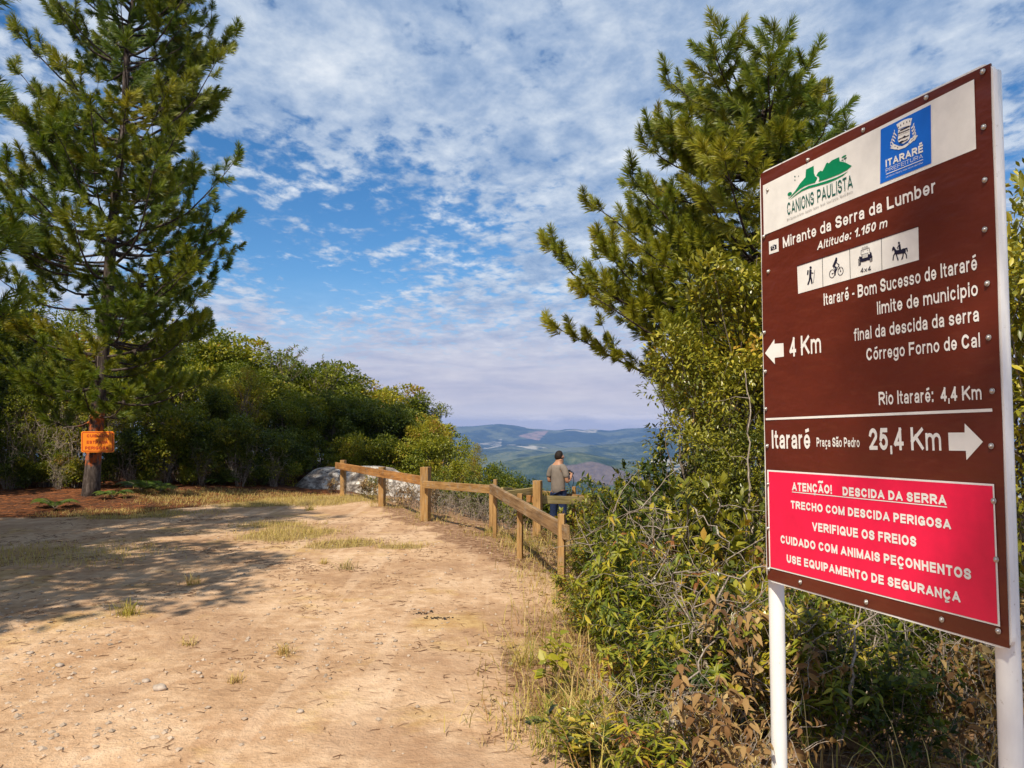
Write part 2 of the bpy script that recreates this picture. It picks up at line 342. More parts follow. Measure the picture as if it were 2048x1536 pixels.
rut = k.smooth(k.noise(k.mapping(co, scale=(2.4, .16, 1), rot=(0, 0, R(-14))), 1.3, 4, .5, .5), .54, .62); sand = k.mix(k.math('MULTIPLY', rut, .24), sand, (.70, .52, .36))
sand = k.mix(k.math('MULTIPLY', k.smooth(k.noise(k.mapping(co, loc=(9, 1, 0)), .55, 6, .65, .4), .52, .64), .5), sand, (.33, .20, .12))
litc = k.ramp(k.noise(co, 16, 7, .7), [(.3, (.028, .014, .009)), (.5, (.085, .037, .02)), (.68, (.18, .082, .042))])
turfc = k.ramp(k.noise(co, 24, 6, .7), [(.3, (.12, .075, .03)), (.5, (.27, .19, .075)), (.7, (.40, .29, .13))])
thc = k.ramp(k.noise(co, 14, 7, .7), [(.3, (.10, .052, .03)), (.5, (.26, .15, .085)), (.68, (.44, .29, .18))])
c = k.mix(k.smooth(k.math('ADD', ka, k.math('MULTIPLY', k.math('SUBTRACT', n2, .5), .7)), .35, .75), sand, thc)
c = k.mix(k.smooth(k.math('ADD', ta, k.math('MULTIPLY', k.math('SUBTRACT', n2, .5), .8)), .35, .8), c, turfc)
c = k.mix(k.smooth(k.math('ADD', la, k.math('MULTIPLY', k.math('SUBTRACT', n2, .5), .6)), .35, .7), c, litc)
bh = k.math('ADD', k.math('MULTIPLY', n2, .6), k.math('ADD', k.math('MULTIPLY', n3, .25), k.math('MULTIPLY', k.noise(co, 19, 5, .6), .5)))
finish(k, c, .95, .08, bh, .75, .05); M['soil'] = m
ground = tag(gm.build('ground', M['soil']), kind='structure')
for nm, z in zip(('litter', 'turf', 'thicket'), zones(fx, fy)):
    a = ground.data.attributes.new(nm, 'FLOAT', 'POINT'); a.data.foreach_set('value', z.astype(np.float32))

# ------------------------------------------------------------------ far hills and the air before them
th = np.linspace(R(-75), R(75), 420); rr = np.geomspace(55, 14200, 210)
T, Q = np.meshgrid(th, rr); hx, hy = np.sin(T) * Q, np.cos(T) * Q
base = -75 - 345 * sstep(60, 1500, Q) ** .8
amp = 20 + 90 * sstep(900, 4000, Q) + 60 * sstep(5000, 9000, Q)
rid = 1 - np.abs(2 * fbm(hx / 2600 + 7, hy / 2000 + 3, 41, 5, .5) - 1)
hh = base + amp * (rid - .45) * 1.9 + (fbm(hx / 420, hy / 420, 51, 4) - .5) * 46 * sstep(300, 1500, Q)
def bump(px, dist, w, dd, top, pw=1.6):               # one named rise seen above the valley
    cx_, cy_ = xof(px, dist), dist; return top * np.exp(-(np.abs((hx - cx_) / w) ** pw + np.abs((hy - cy_) / dd) ** 2))
hh = hh + bump(1150, 4300, 650, 420, 190) + bump(1000, 6200, 900, 600, 150) + bump(1240, 7600, 1300, 700, 150) + bump(980, 9000, 1100, 600, 120)
crest = sstep(9800, 12300, Q)
prof = np.interp(1024 + hx / np.maximum(hy, 1) * FPX, [600, 905, 925, 950, 985, 1000, 1030, 1060, 1095, 1113, 1130, 1150, 1167, 1185, 1205, 1222, 1250, 1290, 1330, 1400, 1600, 1900],
                 [853, 853, 853, 852, 848.5, 847.5, 850.5, 856, 859, 861, 858, 857.5, 860.5, 857.5, 860.5, 861.5, 857.5, 856, 857.5, 856, 859, 857])
top = EYE + (HORIZON - prof) / FPX * np.hypot(Q, 0) * np.cos(T) + (fbm(hx / 700, hy / 900, 61, 4) - .5) * 12
hh = hh * (1 - crest) + crest * (top - np.abs(Q - 12800) * .05)
hm = MB(); nt, nr = len(th), len(rr); ii = (np.arange(nr - 1)[:, None] * nt + np.arange(nt - 1)[None]).ravel()
hm.add(np.stack([hx.ravel(), hy.ravel(), hh.ravel()], -1), np.stack([ii, ii + nt, ii + nt + 1, ii + 1], -1))
m, k = material('far_hill_cover'); co = obj_co(k)
a1 = k.noise(co, .0011, 6, .6, .5); a2 = k.noise(co, .006, 6, .62); a3 = k.noise(co, .03, 4, .6)
c = k.ramp(k.math('ADD', k.math('MULTIPLY', a2, .5), k.math('MULTIPLY', a3, .5)), [(.32, (.010, .022, .010)), (.5, (.024, .044, .017)), (.66, (.052, .075, .028))])
c = k.mix(k.smooth(k.math('ADD', a1, k.math('MULTIPLY', a2, .35)), .64, .76), c, k.ramp(a3, [(.35, (.075, .10, .035)), (.65, (.14, .145, .065))]))
vo = k.node('ShaderNodeTexVoronoi', feature='F1'); k.set(vo.inputs['Vector'], k.mapping(co, scale=(1, .6, 1))); vo.inputs['Scale'].default_value = .0016
pick = k.node('ShaderNodeSeparateColor'); k.set(pick.inputs[0], vo.outputs['Color'])
c = k.mix(k.math('MULTIPLY', k.smooth(pick.outputs[0], .90, .92), k.smooth(a2, .38, .5)), c, k.ramp(a3, [(.3, (.24, .15, .11)), (.7, (.36, .25, .18))]))
c = k.mix(k.math('MULTIPLY', k.smooth(pick.outputs[1], .93, .95), k.smooth(a2, .42, .55)), c, (.42, .38, .28))
jt = int(np.argmin(np.abs(th - math.atan((1205 - 1024) / FPX)))); el_ = (hh[:, jt] - EYE) / (rr * math.cos(th[jt])); jr = int(np.argmax(el_ > -(950 - HORIZON) / FPX)); p0 = Vector((hx[jr, jt], hy[jr, jt], 0))
f = k.vmath('LENGTH', k.vmath('MULTIPLY', k.vmath('SUBTRACT', co, (p0.x, p0.y, 0)), (1 / 400. * 5600 / p0.y, 1 / 190. * 5600 / p0.y, 0)))
c = k.mix(k.math('SUBTRACT', 1, k.smooth(k.math('ADD', f, k.math('MULTIPLY', k.math('SUBTRACT', a2, .5), .9)), .8, .95)), c, k.ramp(a3, [(.3, (.085, .066, .060)), (.7, (.15, .115, .095))]))
finish(k, c, .95, .05, a3, .6, 12); M['hill'] = m
tag(hm.build('hills', M['hill']), kind='structure')
m = bpy.data.materials.new('air'); m.use_nodes = True; m.node_tree.nodes.clear(); k = NT(m.node_tree)
pv = k.node('ShaderNodeVolumePrincipled'); pv.inputs['Color'].default_value = (.26, .45, .92, 1); pv.inputs['Density'].default_value = 7.5e-5; pv.inputs['Anisotropy'].default_value = .1
o = k.node('ShaderNodeOutputMaterial'); k.l.new(pv.outputs[0], o.inputs['Volume'])
hb = MB(); hb.box((0, 0, (hh.min() - 5 + 130) / 2), (29600, 29600, 130 - hh.min() + 5)); tag(hb.build('haze', m), kind='stuff')

# ------------------------------------------------------------------ big brown road sign
SO = np.array([.990, 3.146, -.589 + EYE]); STH = 2.8105   # lower left corner of the board, heading of its lower edge
SU = np.array([math.sin(STH), math.cos(STH), 0]); SV = np.array([0, 0, 1.]); SN = np.cross(SU, SV); BW, BH = 1.033, 1.6
if SN @ np.array([0, -1, 0]) < 0: SN = -SN                 # towards the road
def suv(px, py):
    r = np.array(ray(px, py)); c = np.array([0, 0, EYE]); t = ((SO - c) @ SN) / (r @ SN); p = c + r * t - SO
    return np.array([p @ SU, p @ SV])
def crop(x0, y0, s): return lambda x, y: suv(x0 + x / s, y0 + y / s)
Q0 = crop(0, 0, 1); Q4 = crop(1510, 350, 5.389); Q5 = crop(1620, 500, 5.389); Q6 = crop(1510, 740, 4.096); Q7 = crop(1510, 920, 3.84)
QL = crop(1560, 290, 9.6); QC = crop(1745, 190, 8.086); QP = crop(1580, 440, 7.585); QB = crop(1500, 640, 2.226); QA = crop(1500, 100, 2.478)
def s3(uv, h): uv = np.asarray(uv, float).reshape(-1, 2); return uv[:, :1] * SU + uv[:, 1:] * SV + SN * h   # local to the sign's own origin
def paint(m, V): return flat(m, V, .42, .4, .05, 14)
m, k = material('brown_vinyl'); co = obj_co(k)
n = k.noise(co, 3.2, 5, .6, .6); n2 = k.noise(k.mapping(co, scale=(2, 2, 9)), 5, 5, .6)
bmp = k.math('ADD', k.math('MULTIPLY', k.noise(k.mapping(co, scale=(1, 1, 2.2)), 5, 3, .5), .6), k.math('MULTIPLY', k.noise(co, 40, 3), .04))
finish(k, k.mix(k.math('MULTIPLY', k.smooth(n2, .5, .75), .3), k.ramp(n, [(.3, (.098, .0140, .0050)), (.7, (.122, .0190, .0070))]), (.17, .040, .018)), .40, .45, bmp, .30, .06); M['brown'] = m
M['white_vinyl'] = paint('white_vinyl', (.80, .79, .75)); M['panel_white'] = paint('panel_white', (.76, .75, .71)); M['red_vinyl'] = paint('red_vinyl', (.80, .010, .065))
M['blue_vinyl'] = paint('blue_vinyl', (.008, .135, .60)); M['green_vinyl'] = paint('green_vinyl', (.0, .21, .085)); M['deep_green'] = paint('deep_green_vinyl', (.010, .095, .075))
M['ink'] = paint('ink', (.012, .010, .03)); M['grey_ink'] = paint('grey_ink', (.16, .15, .15)); M['screw'] = flat('screw_steel', (.55, .53, .5), .35, .5, .1, 40, .7)
m, k = material('white_post_paint'); co = obj_co(k); n = k.noise(k.mapping(co, scale=(1, 1, .35)), 9, 6, .65)
finish(k, k.mix(k.smooth(k.noise(co, 30, 5, .7), .62, .75), k.ramp(n, [(.3, (.70, .69, .66)), (.65, (.82, .81, .78))]), (.42, .37, .30)), .38, .45, n, .06, .004); M['post_white'] = m

# lettering drawn from strokes: a plain grotesque alphabet, cap height 1
XH = .74
def arc(cx_, cy_, rx, ry, a0, a1, n=9): return [(cx_ + rx * math.cos(t), cy_ + ry * math.sin(t)) for t in np.radians(np.linspace(a0, a1, n))]
_bowl = lambda y0, y1, x0=.5: [(0, y1)] + arc(x0, (y0 + y1) / 2, 1 - x0, (y1 - y0) / 2, 90, -90) + [(0, y0)]
_O = arc(.5, .5, .5, .5, 0, 360, 19); _S = arc(.5, .75, .47, .25, 12, 270, 9) + arc(.5, .25, .5, .25, 90, -168, 9)[1:]
_st = [(0, 0), (0, 1)]; _arch = lambda x0, x1: [(x0, 0), (x0, .62)][1:] + arc((x0 + x1) / 2, .62, (x1 - x0) / 2, .38, 180, 0) + [(x1, 0)]
GLY = {  # letter: (width, [(y0, y1, [strokes])])
 'A': (1.0, [(0, 1, [[(0, 0), (.5, 1)], [(.5, 1), (1, 0)], [(.2, .27), (.8, .27)]])]), 'B': (.9, [(0, 1, [_st, _bowl(.53, 1, .45), _bowl(0, .53, .5)])]), 'C': (.95, [(0, 1, [arc(.5, .5, .5, .5, 42, 318, 15)])]),
 'D': (.92, [(0, 1, [_st, _bowl(0, 1, .4)])]), 'E': (.82, [(0, 1, [_st, [(0, 1), (1, 1)], [(0, .52), (.92, .52)], [(0, 0), (1, 0)]])]), 'F': (.76, [(0, 1, [_st, [(0, 1), (1, 1)], [(0, .5), (.88, .5)]])]),
 'G': (.98, [(0, 1, [arc(.5, .5, .5, .5, 45, 330, 15), [(.58, .44), (1, .44), (1, .1)]])]), 'H': (.9, [(0, 1, [_st, [(1, 0), (1, 1)], [(0, .53), (1, .53)]])]), 'I': (0, [(0, 1, [_st])]), 'K': (.95, [(0, 1, [_st, [(1, 1), (0, .36)], [(.36, .6), (1, 0)]])]),
 'L': (.78, [(0, 1, [_st, [(0, 0), (1, 0)]])]), 'M': (1.08, [(0, 1, [_st, [(0, 1), (.5, 0)], [(.5, 0), (1, 1)], [(1, 0), (1, 1)]])]), 'N': (.9, [(0, 1, [_st, [(0, 1), (1, 0)], [(1, 0), (1, 1)]])]), 'O': (1.02, [(0, 1, [_O])]), 'P': (.85, [(0, 1, [_st, _bowl(.42, 1)])]),
 'Q': (1.02, [(0, 1, [_O, [(.6, .28), (1, -.04)]])]), 'R': (.95, [(0, 1, [_st, _bowl(.47, 1), [(.48, .47), (.98, 0)]])]), 'S': (.86, [(0, 1, [_S])]), 'T': (.84, [(0, 1, [[(0, 1), (1, 1)], [(.5, 0), (.5, 1)]])]), 'U': (.9, [(0, 1, [[(0, 1)] + arc(.5, .4, .5, .4, 180, 360) + [(1, 1)]])]),
 'V': (.95, [(0, 1, [[(0, 1), (.5, 0)], [(.5, 0), (1, 1)]])]), '0': (.72, [(0, 1, [_O])]), '1': (.5, [(0, 1, [[(1, 0), (1, 1)], [(1, 1), (0, .72)]])]), '2': (.72, [(0, 1, [arc(.5, .72, .48, .28, 172, -32, 10) + [(.02, 0)], [(0, 0), (1, 0)]])]),
 '4': (.76, [(0, 1, [[(.74, 0), (.74, 1)], [(.74, 1), (0, .24)], [(0, .24), (1.03, .24)]])]), '5': (.72, [(0, 1, [[(.95, 1), (.2, 1), (.06, .5)], arc(.48, .33, .5, .33, 142, -158, 12)])]),
 'a': (.68, [(0, XH, [arc(.5, .72, .45, .28, 165, 0, 8) + [(.95, 0)], [(.95, .56), (.42, .52)] + arc(.36, .26, .36, .26, 90, 270, 7) + [(.62, .02), (.95, .25)]])]), 'b': (.72, [(0, 1, [_st]), (0, XH, [_O])]), 'c': (.68, [(0, XH, [arc(.5, .5, .5, .5, 45, 315, 13)])]), 'd': (.72, [(0, 1, [[(1, 0), (1, 1)]]), (0, XH, [_O])]),
 'e': (.7, [(0, XH, [arc(.5, .5, .5, .5, 0, 322, 15), [(0, .47), (1, .47)]])]), 'f': (.42, [(0, 1, [[(.3, 0), (.3, .75)] + arc(.75, .75, .45, .25, 180, 90, 5) + [(1, 1)]]), (0, XH, [[(-.25, 1), (1, 1)]])]), 'g': (.72, [(0, XH, [_O]), (-.28, XH, [[(1, 1), (1, .22)] + arc(.5, .22, .5, .22, 0, -155, 8)])]),
 'i': (0, [(0, XH, [_st]), (.8, 1.0, [[(0, 0), (0, 1)]])]), 'l': (0, [(0, 1, [_st])]), 'm': (1.12, [(0, XH, [_st, _arch(0, .5), _arch(.5, 1)])]), 'n': (.68, [(0, XH, [_st, _arch(0, 1)])]), 'o': (.74, [(0, XH, [_O])]), 'p': (.72, [(-.28, XH, [_st]), (0, XH, [_O])]), 'r': (.44, [(0, XH, [_st, [(0, .55)] + arc(1, .55, 1, .45, 180, 95, 6)])]),
 's': (.66, [(0, XH, [_S])]), 't': (.42, [(0, .95, [[(.32, 1), (.32, .2)] + arc(.85, .2, .53, .2, 180, 270, 5) + [(1, 0)]]), (0, XH, [[(-.2, 1), (1, 1)]])]), 'u': (.68, [(0, XH, [[(0, 1)] + arc(.5, .4, .5, .4, 180, 360) + [(1, .4)], [(1, 0), (1, 1)]])]), 'v': (.7, [(0, XH, [[(0, 1), (.5, 0)], [(.5, 0), (1, 1)]])]), 'x': (.7, [(0, XH, [[(0, 0), (1, 1)], [(0, 1), (1, 0)]])]),
 '.': (0, [(0, .2, [[(0, 0), (0, 1)]])]), ',': (.05, [(-.18, .2, [[(1, 1), (1, .5), (0, 0)]])]), ':': (0, [(0, .2, [_st]), (XH - .2, XH, [_st])]), '-': (.38, [(.3, .48, [[(0, .5), (1, .5)]])]), '!': (0, [(.3, 1, [_st]), (0, .2, [_st])])}
for ch, base, mark in (('Ã', 'A', '~'), ('ã', 'a', '~'), ('Ç', 'C', ','), ('ç', 'c', ','), ('É', 'E', "'"), ('Ó', 'O', "'"), ('é', 'e', "'"), ('ó', 'o', "'")):
    w_, parts = GLY[base]; t0 = 1.09 if base.isupper() else .82
    GLY[ch] = (w_, parts + [{'~': (t0, t0 + .3, [[(.02, .05), (.28, .95), (.70, .05), (.98, .95)]]), ',': (-.28, -.02, [[(.5, 1), (.72, .55), (.55, .05), (.3, .1)]]), "'": (t0, t0 + .22, [[(.36, .15), (.8, 1)]])}[mark]])
def ribbon(p, h):                                         # both sides of a centre line, square ends
    p = np.array(p, float); keep = [0] + [i for i in range(1, len(p)) if np.hypot(*(p[i] - p[i - 1])) > 1e-4]; p = p[keep]
    closed = np.hypot(*(p[0] - p[-1])) < .02 and len(p) > 5
    d_ = p[1:] - p[:-1]; d_ = d_ / np.linalg.norm(d_, axis=1, keepdims=True)
    if closed: t = np.concatenate([[d_[0] + d_[-1]], d_[1:] + d_[:-1], [d_[0] + d_[-1]]])
    else: t = np.concatenate([[d_[0]], d_[1:] + d_[:-1], [d_[-1]]])
    t = t / np.linalg.norm(t, axis=1, keepdims=True); n = np.stack([-t[:, 1], t[:, 0]], 1)
    dd = d_[np.minimum(np.arange(len(p)), len(d_) - 1)]; c_ = np.clip(np.abs((t * dd).sum(1)), .6, 1)
    if not closed: p[0] = p[0] - d_[0] * h; p[-1] = p[-1] + d_[-1] * h
    return p + n * (h / c_)[:, None], p - n * (h / c_)[:, None]
def letters(mb, s, bl, br, tl, h, mat, bold=.1, shear=0, space=1.0):
    """a line of lettering whose baseline runs BL to BR and whose capitals reach TL"""
    x = 0; quads = []; lay = 0
    for ch in s:
        if ch == ' ': x += .42 * space; continue
        hw = bold * (.8 if ch.islower() or ch in ',-' else 1)
        gw, parts = GLY[ch]; gw = max(gw, 2 * hw)
        for (y0, y1, strokes) in parts:
            q = min(hw, (y1 - y0) / 2 * .98)
            for st in strokes:
                P = [(x + hw + a * (gw - 2 * hw), y0 + q + b_ * (y1 - y0 - 2 * q)) for a, b_ in st]
                if len(P) == 2 and np.hypot(P[0][0] - P[1][0], P[0][1] - P[1][1]) < 1e-3: P[1] = (P[0][0], P[0][1] + .003)
                A, B = ribbon(P, q if len(st) == 2 and gw <= 2 * hw + 1e-6 and False else hw * (1 if abs(st[0][1] - st[-1][1]) > .02 or len(st) > 2 else .92))
                lo, hi = (y0, y1) if y1 <= 1 and y0 >= 0 and ch != 'Q' else (y0 - .06, y1 + .06)
                A[:, 1] = np.clip(A[:, 1], lo, hi); B[:, 1] = np.clip(B[:, 1], lo, hi); lay += 1
                for i in range(len(A) - 1): quads.append((np.array([B[i], B[i + 1], A[i + 1], A[i]]), lay % 7))
        x += gw + (.17 if hw > .07 else .14) * space
    V = np.concatenate([q for q, _ in quads]); lz = np.repeat([l for _, l in quads], 4)
    bl, br, tl = map(np.asarray, (bl, br, tl)); e = br - bl; w = np.linalg.norm(e); ex = e / w; ey = np.array([-ex[1], ex[0]]); cap = np.linalg.norm(tl - bl)
    xs = V[:, 0] + shear * V[:, 1]; u = (xs - xs.min()) / np.ptp(xs) * w
    P = s3(bl + u[:, None] * ex + (V[:, 1] * cap)[:, None] * ey, h) + SN * (lz * .00004)[:, None]
    f = np.arange(len(V)).reshape(-1, 4); a, b_, c_ = P[f[:, 0]], P[f[:, 1]], P[f[:, 2]]; flip = (np.cross(b_ - a, c_ - a) @ SN) < 0; f[flip] = f[flip][:, ::-1]
    mb.add(P, f, mat, smooth=False)
def tri_fill(pts):
    from mathutils.geometry import tessellate_polygon
    return [tuple(t) for t in tessellate_polygon([[Vector((p[0], p[1], 0)) for p in pts]])]
def shape(mb, pts, h, mat):
    pts = np.array(pts); f = np.array(tri_fill(pts)); P = s3(pts, h)
    n = np.cross(P[f[:, 1]] - P[f[:, 0]], P[f[:, 2]] - P[f[:, 0]]) @ SN; f[n < 0] = f[n < 0][:, ::-1]
    mb.add(P, f, mat, smooth=False)
def stroke(mb, q, pts, w, h, mat, closed=False):          # a drawn line of width W (in photo-crop units of Q)
    p = np.array(pts, float); n = len(p)
    for i in range(n if closed else n - 1):
        a, b = p[i], p[(i + 1) % n]; dd = b - a; L = np.hypot(*dd) + 1e-9; e = dd / L; nn = np.array([-e[1], e[0]]) * w / 2; a2 = a - e * w * .3; b2 = b + e * w * .3
        shape(mb, [q(*c_) for c_ in (a2 - nn, b2 - nn, b2 + nn, a2 + nn)], h + i * .00003, mat)
def ring(c, rx, ry, n=20, sk=0): return [(c[0] + rx * math.cos(t), c[1] + ry * math.sin(t) + sk * rx * math.cos(t)) for t in np.linspace(0, 2 * math.pi, n, endpoint=False)]

sign = thing('road_sign', 'big brown tourist road sign on two white posts with a red warning panel', 'road sign', tuple(SO))
bb = MB()
nu, nv = 14, 22                                            # the board, a thin plate whose sheet is slightly wavy
uu, vv = np.meshgrid(np.linspace(0, BW, nu), np.linspace(0, BH, nv)); uu, vv = uu.ravel(), vv.ravel()
ii = (np.arange(nv - 1)[:, None] * nu + np.arange(nu - 1)[None]).ravel(); qf = np.stack([ii, ii + 1, ii + nu + 1, ii + nu], -1)
P = s3(np.stack([uu, vv], -1), 0); c0 = np.cross(P[1] - P[0], P[nu] - P[0]) @ SN
wob = (-fbm(uu * 5, vv * 5, 71, 2) * .005)[:, None] * s3([[0, 0]], 1) * ((uu < .01) | (uu > BW - .01) | (vv < .01) | (vv > BH - .01))[:, None]
bb.add(P + wob, qf if c0 > 0 else qf[:, ::-1], 0, smooth=True); bb.add(P + wob - SN * .004, qf[:, ::-1] if c0 > 0 else qf, 1)
H1 = .0012
for (s, q, bl, br, tl, bo, sh) in (
    ('Mirante da Serra da Lumber', Q4, (303, 790), (1952, 186), (300, 672), .105, 0), ('Altitude: 1.150 m', Q4, (672, 812), (1432, 557), (672, 722), .105, .22),
    ('Itararé - Bom Sucesso de Itararé', Q5, (153, 600), (1808, 212), (150, 470), .1, 0), ('limite de municipio', Q5, (728, 697), (1815, 490), (725, 558), .1, 0),
    ('final da descida da serra', Q5, (478, 983), (1828, 767), (472, 850), .1, 0), ('Córrego Forno de Cal', Q5, (612, 1193), (1838, 1045), (610, 1060), .1, 0),
    ('4 Km', QB, (177, 165), (318, 145), (176, 80), .098, 0), ('Rio Itararé:', Q6, (1018, 288), (1465, 262), (1015, 180), .1, 0), ('4,4 Km', Q6, (1523, 258), (1860, 242), (1521, 143), .1, 0),
    ('Itararé', Q6, (142, 643), (457, 646), (140, 492), .105, 0), ('Praça São Pedro', Q6, (508, 628), (860, 633), (507, 553), .1, 0), ('25,4 Km', Q6, (938, 655), (1530, 660), (936, 478), .098, 0)):
    letters(bb, s, q(*bl), q(*br), q(*tl), H1, 2, bo, sh)
shape(bb, [Q6(*c_) for c_ in ((90, 395), (1945, 315), (1948, 341), (90, 411))], H1, 2)
for pts in (((1536, 380)), (1528, 473), (1537, 543), (1529, 665), (1531, 743), (1532, 818), (1535, 892), (1985, 782), (1983, 892), (1966, 143), (1968, 254), (1970, 360), (1970, 459), (1975, 567), (1978, 675), (1853, 195), (1727, 260), (1616, 320),
            (1537, 968), (1537, 1057), (1538, 1138), (1601, 1164), (1733, 1204), (1884, 1239), (1997, 1262), (1988, 1002), (1993, 1119)):
    p = s3(suv(*pts), .003)[0]; b = MB; bb.ball(p, np.array([.006, .006, .006]), 3, 8, 5)
    bb.tube(np.array([p - SN * .003, p - SN * .0005]), [.0085, .0085], 8, 3)
board = bb.build('board', [M['brown'], M['screw'], M['white_vinyl'], M['screw']], sign)
fr = MB()                                                  # pale metal edge behind the sheet, corners rounded
def rrect(w, h, r, off, lv): return [(x0 + r * sx_ * math.sin(t) if False else cx_ + (r) * math.cos(t), cy_ + r * math.sin(t)) for (cx_, cy_, t0) in ((w - r + off, h - r + off, 0), (r - off, h - r + off, 90), (r - off, r - off, 180), (w - r + off, r - off, 270)) for t in np.radians(np.linspace(t0, t0 + 90, 6))]
o1 = rrect(BW, BH, .035, .006, 0); n = len(o1); A = s3(o1, -.0045); B = s3(o1, -.02)
shape(fr, o1, -.0045, 0); j = np.arange(n); fr.add(np.concatenate([A, B]), np.stack([j, (j + 1) % n, n + (j + 1) % n, n + j], -1)[:, ::-1], 0, smooth=False); shape(fr, o1, -.02, 0)
fr.build('board_rim', M['post_white'], sign)
for u0, rad in ((-.012, .030), (BW - .050, .031)):
    pm = MB(); zt = BH - (.002 if u0 > .5 else .05); b0 = SU * u0 - SN * (.053 if u0 < .5 else .056)
    g0 = hz(SO[0] + b0[0], SO[1] + b0[1]) - .3 - SO[2]
    zz = np.linspace(g0, zt, 12); pm.tube(np.stack([np.full(12, b0[0]), np.full(12, b0[1]), zz], -1), rad, 18); pm.build('post', M['post_white'], sign)
def panel(name, quad, h, mat, parent=sign, extra=()): b = MB(); shape(b, quad, h, 0); return b
hp = MB(); shape(hp, [Q0(1526.2, 371.2), Q0(1948.7, 158.5), Q0(1952.8, 297.7), Q0(1528.2, 470.5)], .0011, 0)
header = hp.build('header_panel', [M['panel_white']], sign)
lg = MB()
for pts, mt in (([(170, 1045), (235, 960), (300, 885), (390, 745), (498, 620), (508, 472), (655, 402), (662, 545), (685, 600), (725, 625), (715, 660), (680, 725), (590, 750), (490, 785), (400, 840), (300, 925), (220, 1000)], 0),
                ([(708, 590), (735, 530), (790, 495), (825, 505), (900, 350), (925, 338), (945, 355), (1000, 300), (1145, 232), (1155, 315), (1260, 335), (1325, 370), (1388, 402), (1300, 480), (1150, 560), (1000, 620), (860, 670), (750, 705), (765, 650), (750, 605)], 0),
                ([(190, 1060), (300, 955), (430, 850), (560, 785), (720, 745), (900, 690), (1100, 620), (1240, 550), (1325, 497), (1220, 590), (1080, 665), (930, 730), (760, 780), (560, 835), (430, 890), (300, 975)], 0)):
    shape(lg, [QL(*p) for p in pts], .0022, mt)
for c_, rx, ry, sk in (((195, 940), 42, 36, -.3), ((1238, 222), 46, 20, -.5), ((1262, 258), 32, 14, -.5), ((1205, 292), 18, 8, -.5), ((295, 605), 12, 14, 0), ((365, 597), 8, 9, 0), ((295, 675), 10, 12, 0)):
    shape(lg, [QL(*p) for p in ring(c_, rx, ry, 12, sk)], .0022, 0 if ry > 15 else 1)
for a, b in (((1230, 285), (1230, 328)), ((1262, 270), (1266, 330)), ((1210, 295), (1210, 322)), ((190, 960), (175, 1030))): stroke(lg, QL, (a, b), 5, .0022, 1)
letters(lg, 'CANIONS', QL(150, 1358), QL(665, 1140), QL(150, 1112), .0022, 1, .085); letters(lg, 'PAULISTA', QL(728, 1112), QL(1408, 824), QL(728, 860), .0022, 1, .085)
for a, b in (((150, 1238), (215, 1210)), ((600, 1035), (668, 1000)), ((1115, 812), (1185, 780)), ((430, 1080), (500, 1052))): stroke(lg, QL, (a, b), 9, .0026, 3)
letters(lg, 'Bom Sucesso de Itararé - Guapiara - Itapeva - Itararé - Nova Campina - Ribeirão Branco', QL(145, 1468), QL(1412, 922), QL(145, 1418), .0022, 2, .05)
tag(lg.build('mountain_logo', [M['green_vinyl'], M['deep_green'], M['grey_ink'], M['panel_white']], header), 'green canyon logo over stencilled lettering')
cr = MB(); shape(cr, [QC(140, 560), QC(950, 157), QC(960, 1107), QC(132, 1440)], .0022, 0)
crest = cr.build('crest_panel', [M['blue_vinyl']], header)
cm_ = MB(); w = lambda pts, h=.0034, mt=0: shape(cm_, [QC(*p) for p in pts], h, mt)
w([(400, 480), (440, 452), (520, 405), (590, 382), (657, 373), (640, 430), (632, 488), (520, 520), (432, 560), (418, 530)])
w([(428, 572), (622, 492), (616, 690), (602, 725), (515, 788), (442, 778), (425, 740)])
w([(295, 862), (340, 832), (330, 802), (360, 795), (430, 822), (500, 828), (590, 775), (625, 712), (690, 668), (750, 652), (715, 705), (620, 790), (545, 850), (440, 887), (360, 878)])
for i, (x, y, l, s_) in enumerate([(395 - 14 * q, 590 + 48 * q, 62, -1) for q in range(5)] + [(640 + 10 * q, 480 + 48 * q, 70, 1) for q in range(5)]):
    for dd in (0, 16): stroke(cm_, QC, ((x + dd * .4, y + 55 + dd), (x + s_ * l * .45, y + 25 + dd), (x + s_ * l * .55 + 6, y - 22 + dd)), 10, .0033 + i * .0001, 0)
for q, dw in (((470, 575, 612, 508), 22), ((430, 632, 612, 556), 14), ((430, 662, 612, 590), 4)): stroke(cm_, QC, (q[:2], q[2:]), dw, .0043, 1)
w([(430, 725), (470, 700), (500, 690), (535, 655), (560, 668), (608, 645), (606, 662), (540, 692), (480, 710), (440, 735)], .0043, 1)
w([(440, 770), (490, 742), (540, 735), (590, 705), (582, 728), (520, 755), (480, 780), (455, 785)], .0043, 1)
for x, y in ((432, 528), (473, 495), (521, 465), (572, 443), (618, 428)): w([(x - 6, y + 14), (x + 6, y + 8), (x + 7, y - 12), (x, y - 18), (x - 7, y - 8)], .0043, 1)
w([(440, 606), (449, 592), (458, 598), (450, 612)], .0043, 1); w([(410, 850), (432, 862), (428, 838)], .0043, 1); w([(598, 790), (615, 770), (606, 800)], .0043, 1)
stroke(cm_, QC, ((440, 825), (510, 815), (585, 765)), 5, .0043, 1); stroke(cm_, QC, ((365, 830), (400, 832)), 5, .0043, 1); stroke(cm_, QC, ((640, 740), (690, 695)), 5, .0043, 1)
letters(cm_, 'ITARARÉ', QC(228, 1172), QC(832, 922), QC(228, 1052), .0034, 0, .12); letters(cm_, 'PREFEITURA', QC(230, 1258), QC(830, 1015), QC(230, 1194), .0034, 0, .05, 0, 1.8)
